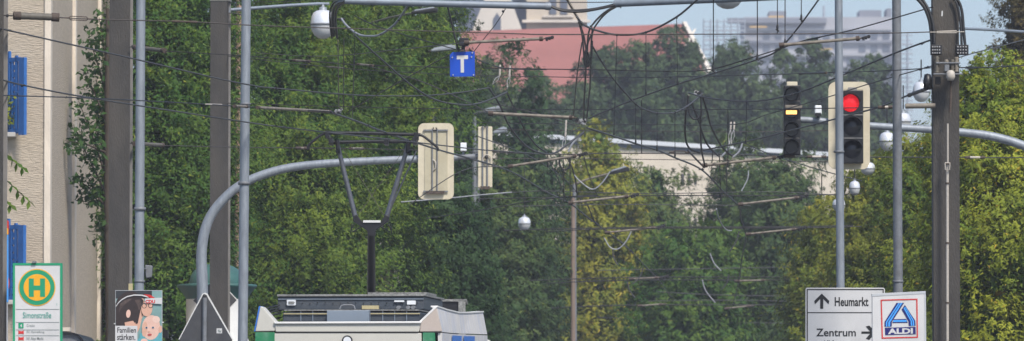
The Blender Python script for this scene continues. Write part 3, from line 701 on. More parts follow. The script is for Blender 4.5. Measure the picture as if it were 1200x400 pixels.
def fit(t, q, dd):
    k = q[0]
    if k == 'rod':       # insulator rod with end caps
        _, a, b, rp, mm = q[:5]; A, B = P(*a, dd(*a)), P(*b, dd(*b)); s = m_per_px(dd(*a))
        g = B-A; nn = 10
        prof = [rp*s*(1.0 if i % 2 == 0 else .93) for i in range(nn+1)]
        o = MB().tube([A+g*(i/nn) for i in range(nn+1)], prof, 10).build('insulator', mm, t)
        for e_, q0, q1 in ((A,-.03,.05),(B,-.05,.03)):
            MB().tube([e_+g.normalized()*q0, e_+g.normalized()*q1], rp*s*1.18, 10).build('end_fitting', 'rust', o)
    elif k == 'drop':
        _, a, b = q[:3]; d0 = dd(*a); d1 = dd(*b) if len(q) < 4 else q[3]; s = m_per_px(d0)
        A, B = P(*a, d0), P(*b, d0 if abs(d1-d0) < 6 else (d0*.6+d1*.4)); g = B-A
        o = MB().tube([A, A+g*.5, B], .42*s, 5).build('dropper', 'wire_dark', t)
        c = MB(); c.tube([B-g.normalized()*7*s, B-g.normalized()*1.5*s, B+g.normalized()*.5*s], [.7*s,1.3*s,.9*s], 6); c.tube([A-g.normalized()*1.2*s, A+g.normalized()*1.5*s], 1.3*s, 6); c.build('clip', 'wire_dark', o)
    elif k == 'clamp':
        _, a, sz = q; d = dd(*a); s = m_per_px(d)*sz; c = P(*a, d); b = MB()
        rd = random.Random(int(a[0]*7+a[1]))
        for i in range(3):
            e = c+Vector((rd.uniform(-1,1)*s, rd.uniform(-.5,.5)*s, rd.uniform(-.6,.6)*s)); b.box(e-Vector((s*.6,s*.5,s*.5)), e+Vector((s*.6,s*.5,s*.5)))
        b.tube([c-Vector((s*1.8,0,0)), c+Vector((s*1.8,0,0))], s*.35, 6); b.build('clamp', 'wire_dark', t)
    elif k == 'buckle':  # turnbuckle: two side bars between end eyes
        _, a, b_, hw, mm = q; A, B = P(*a, dd(*a)), P(*b_, dd(*b_)); s = m_per_px(dd(*a)); g = (B-A).normalized(); n_ = Vector((-g.z,0,g.x))*hw*s
        b = MB(); lp = [A, A+g*3*s+n_, B-g*3*s+n_, B, B-g*3*s-n_, A+g*3*s-n_, A]; b.tube(lp, .62*s, 6); b.tube([A-g*4*s, A+g*2*s], .8*s, 6); b.tube([B-g*2*s, B+g*4*s], .8*s, 6); b.build('turnbuckle', mm, t)
    elif k == 'chain':
        _, a, b_, hw, mm = q; A, B = P(*a, dd(*a)), P(*b_, dd(*b_)); s = m_per_px(dd(*a)); g = B-A; nl = max(2, int(g.length/(5*s))); b = MB()
        for i in range(nl):
            c0, c1 = A+g*(i/nl), A+g*((i+.9)/nl); n_ = Vector((-g.z,0,g.x)).normalized()*hw*s if i % 2 else Vector((0,hw*s,0))
            b.tube([c0, c0.lerp(c1,.3)+n_, c0.lerp(c1,.7)+n_, c1, c0.lerp(c1,.7)-n_, c0.lerp(c1,.3)-n_, c0], .5*s, 5)
        b.build('chain', mm, t)

SW = 'steel span wires across the street'
wire('span_wire', 'topmost span wire with long grey rod insulator and turnbuckle at its left end', [(2,18,60),(19,18.5),(66,20.5),(104,22.5),(200,25),(240,26.5),(300,30),(420,34),(600,39.5),(655,40.5),(900,40),(1035,39),(1094,37.5,61.9)], .55, 'wire_brown',
     [('rod',(19,18.5),(66,20.5),4.4,'insulator_grey'),('buckle',(80,21.2),(104,22.4),2.2,'rust'),('rod',(205,25.2),(228,26),1.3,'rust'),('clamp',(9,18.3),2.2)], group=SW)
wire('messenger_wire', 'sagging wire falling from the left edge past the beige house to behind the letter sign', [(2,33.5,60),(13,36.5),(150,67.5),(250,91),(300,101),(322,103.5),(400,110.5),(450,112.5),(500,112),(540,108.5),(573,103,76)], .75, 'wire_grey', [('clamp',(13,36.5),1.6),('clamp',(322,103.5),1.5),('clamp',(522,110.5),1.0)], group=SW)
wire('messenger_wire', 'wire sloping down from the upper blue shutters to just above the pantograph head', [(2,93.5,60),(27,100),(100,114),(250,137.5),(300,145),(322,148),(380,155),(470,165),(530,172),(573,176.5),(640,181,84)], .75, 'wire_grey', [('clamp',(27,100.3),1.7),('clamp',(322,148),1.7),('rod',(578,177),(600,178.5),1.0,'insulator_brown')], group=SW)
wire('span_wire', 'nearly level span wire with a brown rod insulator ending left of the pantograph', [(2,112,60),(100,115),(200,120),(240,122.3),(300,126),(390,131,74)], .6, 'wire_dark',
     [('buckle',(242,122.3),(259,122.8),1.6,'insulator_pale'),('rod',(275,124.4),(289,125.2),1.7,'insulator_brown'),('rod',(302,126.2),(386,131),1.9,'insulator_brown'),('clamp',(291,125.3),1.7)], group=SW)
wire('span_wire', 'span wire from the upper rod insulator on the second dark mast', [(152,55,80),(193,60),(212,61),(290,66),(340,70.5),(371,72.5),(440,77),(600,80.5),(700,82),(790,83.7),(835,81),(880,68),(915,57),(945,47),(1000,35),(1094,8,61.9)], .55, 'wire_brown',
     [('rod',(158,55.5),(192,59.5),2.6,'insulator_grey'),('rod',(345,71),(362,72),1.5,'insulator_brown'),('rod',(420,75.5),(436,76.8),1.2,'insulator_brown'),('buckle',(946,47),(962,43.5),1.4,'wire_dark'),('clamp',(155,55.2),1.8)], group=SW)
wire('span_wire', 'span wire from the lower rod insulator on the second dark mast, passing behind the pantograph', [(152,168,80),(190,170.3),(205,171),(300,173),(430,174.5),(560,178.5),(690,182,98)], .45, 'wire_brown',
     [('rod',(158,168.4),(190,170.3),2.5,'insulator_grey'),('rod',(349,173.7),(360,173.8),1.6,'insulator_brown'),('rod',(411,174.3),(425,174.5),1.6,'insulator_brown'),('clamp',(155,168.2),1.7)], group=SW)
wire('span_wire', 'level span wire crossing the red roof just below its middle, to the right mast', [(267,66,94),(400,80),(500,86),(600,89.5),(750,91),(900,87.5),(950,86),(1040,83),(1094,79.5,62)], .5, 'wire_dark', [('rod',(938,86.5),(968,85.5),1.2,'wire_dark'),('buckle',(385,78.5),(402,80),1.2,'insulator_brown'),('clamp',(1085,80),1.4)], group=SW)
wire('span_wire', 'level span wire at the height of the tram signal, behind the middle trees', [(267,121,94),(440,126),(600,128.3),(760,128.5),(900,128),(1035,126,66)], .5, 'wire_dark', [('rod',(1032,126),(1046,125.5),1.8,'insulator_pale')], group=SW)
wire('span_wire', 'wire that runs level in the middle and then rises to the right mast', [(560,143.5,88),(620,145),(760,146),(860,146),(900,134),(970,114),(1020,98),(1094,77,62)], .5, 'wire_dark', [('clamp',(1078,82),1.5),('clamp',(1086,79),1.5)], group=SW)
wire('span_wire', 'thin far span wire just below the roof of the pale building', [(570,152,110),(760,154),(900,154.5),(1010,152),(1200,150,118)], .4, 'wire_brown', group=SW)
wire('span_wire', 'lowest long span wire with clamps, running level from the left signal to the right edge', [(640,181,88),(683,180.7),(710,180),(800,180),(900,182.5),(960,184),(1094,184.5),(1210,185,90)], .55, 'wire_dark',
     [('clamp',(686,180.7),2.0),('clamp',(709,180),1.9),('buckle',(788,178.6),(805,179),1.8,'rust'),('rod',(948,183.7),(966,184),1.5,'insulator_pale'),('rod',(1133,184.6),(1152,184.7),1.4,'insulator_pale')], group=SW)
wire('span_wire', 'thin wire passing behind the lower edge of the middle wires at the tree tops', [(470,188,105),(600,186),(760,187),(900,189),(1000,190,105)], .35, 'wire_brown', group=SW)
wire('catenary_wire', 'wire rising from the central cable clamp past the right arm to the top', [(690,139,76),(740,118),(795,98.5),(835,86.5),(890,69),(912,58.5),(935,33),(962,-4,62)], .8, 'wire_grey', [('clamp',(912,58),2.0),('clamp',(887,70),1.0)], group=SW)
wire('messenger_wire', 'sagging wire from the middle clamp over the tram signal up to the right mast', [(807,109,74),(830,115),(870,119),(900,117),(928,111),(960,99.5),(1050,62),(1094,46,62)], .8, 'wire_grey', [('clamp',(930,110.5),1.7),('clamp',(1080,51),1.7),('drop',(875,119),(874,168))], group=SW)
wire('messenger_wire', 'wire rising in front of the signals to the short pipe bracket on the right mast', [(820,177,80),(870,167),(900,160),(925,153.5),(1000,134),(1035,124),(1065,111.5),(1094,101,62)], .8, 'wire_grey', [('clamp',(925,153.5),1.7),('rod',(1066,111.5),(1090,102.5),2.2,'black_rubber')], group=SW)
wire('guy_wire', 'thin pale guy wire right of the wide right mast', [(1124,67.5,62.2),(1150,60),(1215,43,66)], .5, 'wire_grey', group=SW)
wire('span_wire', 'span wire with a black turnbuckle leaving the right mast to the right', [(1122,79.5,62.2),(1160,79),(1215,76,64)], .6, 'wire_dark', [('buckle',(1131,79.5),(1146,79.3),1.6,'wire_dark')], group=SW)
wire('support_pipe', 'pale grey stay pipe from the right mast to the right edge', [(1124,33.5,62.25),(1160,35),(1215,38.5,64)], 1.7, 'pipe_grey', cat='pipe')
# contact wires
zc = 6.05
def cw(pts, z): return [(a,b,depth_at(b,z)) for a,b in pts]
wire('contact_wire', 'contact wire of the left track, sloping over the pantograph into the distance', cw([(388,132),(420,143),(445,153),(480,165),(520,177.5),(560,188.5),(600,202),(640,225),(667,238),(690,256),(712,272),(735,290),(756,312),(772,328),(785,346),(798,362)], zc), .85, 'wire_grey', [('clamp',(430,147),1.4),('clamp',(500,171),1.2)], group='contact wires')
wire('contact_wire', 'contact wire of the right track, sagging from the central clamp into the distance', cw([(688,150),(720,160),(745,168.5),(770,176),(791,185),(822,199),(848,225),(866,242),(868,256),(874,275),(870,300),(866,329),(858,361)], 5.85), .85, 'wire_grey', [('clamp',(822,199),1.8)], group='contact wires')
# sagging messenger loops with droppers
wire('catenary_loop', 'silvery sagging cable between the mirror lamp and the support pipe', [(400,22,66),(407,31),(420,40.5),(434,42.5),(447,40),(465,26),(483,-2,64)], 1.25, 'wire_light', [('clamp',(400,22),2.6),('clamp',(420,41),1.2),('clamp',(447,40.5),1.1),('clamp',(467,24),1.1),('drop',(416,38),(415,75))], group='sagging cables')
wire('catenary_loop', 'long cable sagging from the silvery loop down to behind the left signal heads', [(415,41,66),(445,68),(482,100),(510,117),(540,122.8),(560,121.5),(580,114.5),(594,108,74)], 1.0, 'wire_grey', [('clamp',(524,120.5),1.1),('clamp',(552,122.5),1.1)], group='sagging cables')
wire('catenary_loop', 'cable sagging below the gap in the support pipe, with droppers over the red roof', [(676,20,64),(684,29),(700,36),(725,41),(757,38),(793,20),(820,-3,63)], 1.15, 'wire_grey', [('drop',(723,41),(719.5,158)),('drop',(757,38),(757,111)),('drop',(793,20.5),(794,99)),('clamp',(680,26),1.6)], group='sagging cables')
wire('catenary_loop', 'cable sagging from the central bundle in front of the far trees, with two short droppers', [(693,52,68),(706,74),(720,94),(745,122),(760,130),(772,132.8),(790,132),(806,124),(823,110,76)], 1.0, 'wire_grey', [('drop',(745,121.5),(745,169)),('drop',(770,132.5),(770,177)),('drop',(791,132),(791,184))], group='sagging cables')
wire('catenary_loop', 'dark loop hanging right of the left signals down to the lower span wire', [(573,103,76),(585,122),(597,148),(615,170),(632,179),(650,179.5),(668,167),(684,155,80)], .9, 'wire_grey', [('drop',(642,180),(642,196))], group='sagging cables')
wire('catenary_loop', 'steep dark cable beside the loop right of the left signals', [(594,108,76),(603,128),(615,152),(628,170),(642,180,80)], .8, 'wire_dark', group='sagging cables')
wire('catenary_loop', 'short pale loop under the central clamp', [(666,178,80),(670,170),(676,163),(684,156,80)], 1.2, 'wire_light', group='sagging cables')
for i,(pts,m_,lb) in enumerate([
   ([(688,239,92),(692,249),(697,260),(704,266,96)],'wire_grey','hanging jumper right of the wooden pole top'),
   ([(740,271,100),(733,284),(724,292),(715,290),(708,279,100)],'wire_light','pale jumper loop under the second left arm'),
   ([(718,293,108),(719,302),(724,311,108)],'wire_grey','short jumper below the second left arm'),
   ([(754,314,118),(749,326),(741,333,118)],'wire_grey','thin jumper curving above the third left arm'),
   ([(735,330,118),(738,341),(744,349,118)],'wire_grey','thin jumper curving below the third left arm'),
   ([(839.5,245,94),(842,255),(847,265),(852,270),(857,270.5,95)],'wire_light','bright curved jumper left of the second right arm'),
   ([(866,271,104),(863,282),(855,295,104)],'wire_grey','straight dark jumper below the second right arm'),
   ([(832,297,112),(837,309),(845,317.5,112)],'wire_light','bright curved jumper lower left of the second right arm'),
   ([(854,322,118),(852,331),(846,339,118)],'wire_grey','short jumper left of the third right arm'),
   ([(823,328,124),(827,341),(838,355,124)],'wire_light','lowest bright jumper in the hazy middle'),
   ([(877,200,90),(876,210),(869,224,90)],'wire_light','thick silvery jumper above the first right arm'),
   ([(672,204,86),(680,213),(694,222),(705,215),(715,201,86)],'wire_light','pale cable loop below the far dark lamp head')]):
    wire('jumper_cable', lb, pts, .62, m_, group='jumper cables at the far arms')
for i,(pts,lb) in enumerate([
   ([(700,317,150),(830,315),(1000,312,150)],'thin far span wire left of the direction sign, upper of four'),
   ([(770,342,160),(850,346),(1000,348,160)],'thin far span wire left of the direction sign, second of four'),
   ([(760,353,165),(860,352),(1000,355,165)],'thin far span wire left of the direction sign, third of four'),
   ([(700,372,172),(850,378),(1000,379,172)],'thin far span wire left of the direction sign, lowest of four'),
   ([(600,226,96),(640,224),(760,227),(900,225),(985,229,96)],'pale far span wire at the first right arm'),
   ([(600,242,104),(690,240),(760,240),(880,241,104)],'very thin far wire just below the first left arm')]):
    wire('far_span_wire', lb, pts, .38, 'wire_grey', group='far span wires')
wire('far_span_wire', 'pale wire sloping behind the lower end of the left signal heads', [(470,237,96),(530,232),(560,229),(600,225.5,96)], .6, 'wire_light', group='far span wires')
# registration arms (rod insulators)
def arm(label, a, b, d, rp, endclamp=True, dend=None):
    A, B = P(*a, d), P(*b, dend or d); s = m_per_px(d); g = (B-A)
    t = thing('registration_arm', tuple(A), label, 'catenary arm', 'catenary arms holding the wires')
    nn = 12; o = MB().tube([A+g*(i/nn) for i in range(nn+1)], [rp*s*(1 if i%2 else .94) for i in range(nn+1)], 10).build('rod', 'insulator_brown', t)
    c = MB(); u = g.normalized(); c.tube([B-u*5*s, B-u*1*s], rp*s*1.5, 8); c.tube([B-u*1*s, B+u*4*s], .9*s, 6); c.build('end_fitting', 'rust', o); MB().tube([A-u*3*s, A+u*3*s], rp*s*1.5, 8).build('end_fitting', 'rust', o)
    if endclamp:
        e = B+u*7*s; c = MB(); n_ = Vector((-u.z,0,u.x))
        for k in range(3): c.tube([e+u*(k-1)*3.2*s+Vector((0,0,(k-1)*.9*s))-n_*2.0*s, e+u*(k-1)*3.2*s+Vector((0,0,(k-1)*.9*s))+n_*2.0*s], 1.5*s, 7)
        c.tube([B+u*2*s, e+u*5*s+Vector((0,0,1.5*s))], 1.5*s, 7); c.build('clamp', 'wire_dark', t)
arm('long arm ending in front of the red roof, right of the blue letter sign', (547,50), (637,45.5), 62, 1.9)
arm('long arm in front of the hazy tower block', (916,53), (1008,45), 62, 2.0)
arm('level arm left of the central metal cable clamp', (575,133), (672,138), 75, 2.0, False)
arm('sloping arm left of the pole top, above the small round lamp', (598,195), (676,182.5), 78, 1.7)
arm('arm right of the wooden pole top', (669,237.5), (737,230), 92, 1.6)
arm('second smaller arm right of the wooden pole', (712,272.5), (768,266.8), 110, 1.2)
arm('tiny far arm low in the hazy trees on the left row', (740,327), (772,325.5), 140, 1.1)
arm('lowest tiny arm of the left row in the haze', (750,358.5), (777,356.5), 165, 1.0, False)
arm('arm above the tree tops in front of the three small windows', (826,194), (910,184.5), 80, 1.8)
arm('arm pointing at the left edge of the red light board from below', (868,239.5), (936,231.5), 94, 1.5)
arm('second right arm in the haze', (877,274.5), (933,268.5), 107, 1.3)
arm('small far right arm in front of dark trees', (864,329.5), (897,328.5), 140, 1.1, False)
arm('lowest tiny far arm of the right row', (852,361.5), (880,358.5), 165, 1.0, False)
for lb, y, dd_, x0_, x1_ in (('far span wire carrying the arm right of the wooden pole top', 229.3, 92, 560, 1010), ('far span wire carrying the second left arm', 266.2, 110, 590, 1000), ('far span wire carrying the second right arm', 267.6, 107, 640, 1010),
        ('far span wire carrying the tiny third arm of the left row', 325.0, 140, 620, 980), ('far span wire carrying the small third arm of the right row', 328.3, 141, 640, 990), ('far span wire carrying the lowest arms in the haze', 357.5, 165, 640, 990)):
    wire('far_span_wire', lb, [(x0_,y+4,dd_),(700,y+1.2),(772,y),(880,y),(945,y-.4),(x1_,y-2,dd_)], .5, 'wire_dark', group='far span wires')
# thin verticals, guys
for pts, m_, lb in [
   ([(396,47,68),(397,125,74)],'insulator_brown','beige hanging rope below the mirror lamp'),
   ([(403,45,68),(402.5,128,74)],'wire_dark','thin dark line right of the hanging rope below the mirror lamp'),
   ([(415,75,68),(413,138,75)],'wire_dark','second thin dark line hanging below the silvery loop'),
   ([(836,-3,63),(836,84,64)],'wire_dark','long dropper left of the tower block scaffold'),
   ([(887.5,-3,63),(887.5,70,64)],'wire_dark','long dropper in front of the tower block'),
   ([(911,-3,63),(911,40,63)],'wire_dark','short dropper ending at the topmost span wire'),
   ([(920,-3,63),(920,56,62.5)],'wire_dark','thin dropper reaching the end of the right arm'),
   ([(939,-3,63),(939,26,63)],'wire_dark','shortest dropper right of the tower block centre'),
   ([(668,184,82),(668,236,90)],'wire_dark','thin line above the wooden pole top'),
   ([(660,185,82),(661,240,90)],'wire_dark','thin line just left of the wooden pole top'),
   ([(415,18,67),(445,32),(530,57),(556,64,70)],'wire_dark','thin stay falling from the mirror lamp to the blue letter sign'),
   ([(527,64,68),(470,95),(408,131,74)],'wire_brown','thin stay falling left from the blue letter sign'),
   ([(557,69,68),(590,80),(640,82,72)],'wire_dark','thin stay right of the blue letter sign'),
   ([(560,118,80),(620,131),(680,149,80)],'wire_dark','thin slanting wire above the level arm'),
   ([(560,160,86),(620,183),(664,212),(682,236,96)],'wire_grey','slanting pale wire over the dark conical tree'),
   ([(600,196,84),(560,196),(530,206),(480,240,84)],'wire_grey','faint slanting wire below the left signal heads'),
   ([(872,168,78),(900,180),(930,190),(985,206),(1010,212,88)],'wire_dark','dark wire falling right below the red traffic light'),
   ([(752,117,78),(752,180,80)],'wire_dark','single thin dropper in front of the dark far trees'),
   ([(853,128,78),(853,195,80)],'wire_dark','thin vertical line left of the tram signal'),
   ([(640,184,84),(652,205),(664,236,92)],'wire_dark','thin wire slanting down to the left side of the wooden pole top'),
   ([(684,182,82),(690,205),(700,229,90)],'wire_dark','thin wire falling right of the black loop under the lower span wire'),
   ([(843,181,80),(845,236,92)],'wire_dark','thin vertical line just left of the first right arm'),
   ([(851,186,80),(852,232,92)],'wire_grey','second thin vertical line left of the first right arm'),
   ([(835,179,80),(834,200,84)],'wire_dark','short vertical line above the three small windows'),
   ([(700,229,90),(640,233),(560,247),(500,256,96)],'wire_grey','faint wire falling left behind the small round lamp'),
   ([(300,62,90),(380,66),(470,58),(545,50,64)],'wire_dark','thin wire from the left end of the roof arm back to the green tree'),
   ([(430,77,88),(500,98),(575,133,78)],'wire_brown','thin wire falling from the tree to the level arm'),
   ([(963,203,88),(963,224,90)],'wire_dark','very short dropper below the red light board'),
   ]:
    wire('thin_line', lb, pts, .45, m_, group='thin hanging lines')
# droppers' end clips
for px,py in ((836,84),(887.5,70),(911,36),(920,53),(939,24)):
    c = P(px,py,63); s = m_per_px(63); MBc = MB(); MBc.tube([c+Vector((0,0,8*s)), c+Vector((0,0,4*s)), c], [.7*s,1.6*s,1.2*s], 6)
    MBc.tube([c+Vector((-1.8*s,0,2*s)), c+Vector((1.8*s,0,-1*s))], 1.1*s, 6)
    near = {836:'under the scaffold',887.5:'in front of the tower block',911:'at the topmost span wire',920:'at the end of the right arm',939:'right of the tower block centre'}[px]
    tag(MBc.build('wire_clip','wire_dark'), 'small dark wire clip '+near, 'clip', 'clips at dropper ends')

# feeder pipes and black cables
def pipe(label, pts, rp, flanges, ):
    fp = fill(pts); t = thing('feeder_pipe', tuple(P(*fp[0])), label, 'pipe')
    o = MB().tube([P(*q) for q in spline(fp)], rp*m_per_px(64), 16).build('tube', 'pipe_grey', t)
    for px,py,d in flanges:
        c = P(px,py,d); s = m_per_px(d); MB().tube([c-Vector((3*s,0,0)), c+Vector((3*s,0,0))], rp*s*1.14, 16).build('flange', 'galvanised', t)
pipe('left grey feeder pipe at the top edge, right of the mirror lamp', [(404,1.2,64),(520,4.5),(646,7.6,64)], 4.0, [(642,7.5,64)])
pipe('right grey feeder pipe rising out of the top edge from the cable bundle', [(720,4.5,64),(800,1.2),(870,-1.8),(1000,-8),(1090,-14,62.5)], 4.1, [(724,4.3,64)])
MB().tube([P(727.5,-2,64), P(727.5,10,64)], .7*m_per_px(64), 6).build('hanger', 'wire_dark', bpy.data.objects['feeder_pipe.001'])
wire('span_wire', 'thin span wire just above the grey feeder pipes', [(267,3,94),(400,1),(520,1.2),(660,3),(800,1.5),(1094,-4,62)], .5, 'wire_dark', group=SW)
cabs = [('black feeder cable bridging the gap between the two grey pipes', [(646,7.5,64),(656,11),(670,12.5),(690,11.5),(708,8.5),(721,5,64)],1.5),
  ('second black feeder cable drooping between the two grey pipes', [(646,8.5,63.9),(660,13),(680,14),(700,11),(721,6.5,63.9)],1.3),
  ('black feeder cable dropping from the right pipe into the central bundle', [(721,7,64),(707,16),(696,27),(690,38),(688,60),(686,90),(684.5,120),(684,140,76)],1.1),
  ('outer black feeder cable dropping from the right pipe into the central bundle', [(722,8,64),(711,15),(701,26),(694,40),(692.5,70),(691.5,100),(689,125),(687,142,76)],1.1),
  ('twisted black cable loop in the middle of the central bundle', [(680,30,66),(684,42),(687,58),(690,66),(687.5,78),(685.5,66),(689,50),(694,38),(692,30,66)],1.1),
  ('black cable loop on the left side of the central bundle', [(678,25,66),(682,40),(684,60),(685,74),(689,78),(693,68),(694,48,66)],.9),
  ('left thin cable of the central bundle', [(682,50,66),(678,75),(675,100),(672,138,76)],.6),
  ('black cable curling from the left pipe end behind the mirror lamp', [(404,2,64),(396,4),(391,10),(389.5,22),(391,42,66)],1.7),
  ('second black cable curling from the left pipe end', [(404,3,64.1),(398,6),(394,13),(393,25),(395,44,66)],1.5),
  ('thin black cable inside the curl at the left pipe end', [(405,1,64.2),(393,2),(387,12),(387,30),(389,45,66)],1.0),
  ('black feeder cable curving down the left side of the right mast', [(1072,-4,62),(1079,3),(1085,12),(1089.5,25),(1091.5,40),(1092.5,54,61.95)],2.2),
  ('inner black feeder cable at the left side of the right mast', [(1078,-4,62),(1084,4),(1090,16),(1094,32),(1095,54,61.9)],1.6),
  ('black feeder cable curving down the right side of the right mast', [(1118,-4,62),(1124,3),(1127.5,15),(1129,32),(1131,54,61.95)],1.8),
  ('inner black feeder cable at the right side of the right mast', [(1116,-3,61.95),(1121,4),(1124,16),(1126,32),(1127,54,61.9)],1.5),
  ('black cable loop hanging from the middle clamp', [(806,112,76),(807,130),(812,139),(819,138),(822,128),(821,112,76)],.9),
  ('long black cable hanging left of the middle loop', [(807,112,76),(803.5,135),(803,160),(808,174),(820,179,78)],1.1),
  ('slanting black cable from the middle clamp down to the right', [(822,110,76),(828,128),(834,150),(846,172),(858,183,80)],.9),
  ('second slanting black cable from the middle clamp', [(810,120,76),(818,140),(828,168),(842,183,80)],.9),
  ('straight black cable from the middle clamp to the arm end below', [(822,112,76),(821,150),(822,175),(826,194,80)],1.0),
  ('dark cable from the loop to the arm end', [(806,176,80),(815,186),(826,197,80)],.9),
  ('pale U shaped cable below the insulator pair', [(856,164,80),(852,176),(846,183,80)],1.1),
  ('second pale U shaped cable below the insulator pair', [(870,168,80),(866,178),(858,185,80)],1.1),
  ('black cable loop under the lower span wire, left of the wooden pole', [(656,182,82),(656,193),(661,199),(667,196),(668,184,82)],.9),
  ('dark cable falling to the wooden pole top', [(664,184,82),(670,196),(674,210),(676,226,90)],.7)]
for lb, pts, r in cabs:
    wire('feeder_cable', lb, pts, r, 'wire_light' if lb.find('pale') >= 0 else 'black_rubber', cat='cable', group='black feeder cables')
t = wire('hanger_chain', 'rusty chain from the top edge down to the central cable bundle', [(663,-4,64),(669,8),(682,30,66)], .5, 'rust', [('chain',(663,-3),(682,30),1.5,'insulator_brown')], cat='chain')
# cluster fittings on the contact wires
def cluster(label, px, py, d, sz, seed):
    rd = random.Random(seed); s = m_per_px(d); c = P(px,py,d); t = thing('wire_clamp', tuple(c), label, 'clamp', 'feeder clamps on the contact wires')
    b = MB(); b.box(c-Vector((sz*.6*s,.03,sz*.16*s)), c+Vector((sz*.6*s,.03,sz*.16*s)))
    for k in range(3): b.tube([c+Vector(((k-1)*sz*.4*s,-.05,-sz*.3*s)), c+Vector(((k-1)*sz*.4*s+1*s,-.05,sz*.35*s))], 1.2*s, 7)
    b.build('jaw', 'fitting_metal', t, .004)
    for k in range(5):
        e = c+Vector((rd.uniform(-.6,.6)*sz*s, -.06, rd.uniform(-.35,.4)*sz*s)); b = MB(); b.tube([e-Vector((0,.04,0)), e+Vector((0,.04,0))], rd.uniform(1.2,2.0)*s, 7); b.tube([e, e+Vector((rd.uniform(-3,3)*s,0,rd.uniform(-2,2)*s))], 1.0*s, 6); b.build('bolt', 'fitting_metal' if k % 2 else 'wire_dark', t)
cluster('bright metal cable clamp at the foot of the central cable bundle', 681, 143, 75, 10, 1)
cluster('bright metal cable clamp left above the pantograph', 396, 131, 74, 7, 2)
cluster('dark clamp where the sagging cables meet left of the tram signal', 817, 109, 76, 5, 3)
def ins_pair(label, items, d):
    c = P(*items[0][0], d); t = thing('strain_insulator', tuple(c), label, 'insulator', 'small white strain insulators')
    s = m_per_px(d)
    for a,b_,loop in items:
        A,B = P(*a,d),P(*b_,d); g = B-A; o = MB().tube([A+g*(i/6) for i in range(7)], [1.35*s*(1 if i%2 else .75) for i in range(7)], 8).build('insulator','insulator_pale',t)
        L = P(*loop,d); u = (L-B); n_ = Vector((-u.z,0,u.x)).normalized()*1.8*s
        MB().tube([B, B.lerp(L,.4)+n_, L, B.lerp(L,.4)-n_, B], .55*s, 5).build('link','fitting_metal',t)
ins_pair('pair of white insulators with links just right of the blue letter sign', [((586,76),(585.5,89),(577,99)),((597.5,77),(597,90),(594.5,104))], 75)
ins_pair('pair of white insulators left of the tram signal', [((856.5,143),(856,152),(854.5,170)),((860.5,143),(860,152),(857,170))], 79)
ins_pair('white insulator above the lower span wire, left of the central clamp', [((663.5,141),(662.5,160),(659,177))], 80)

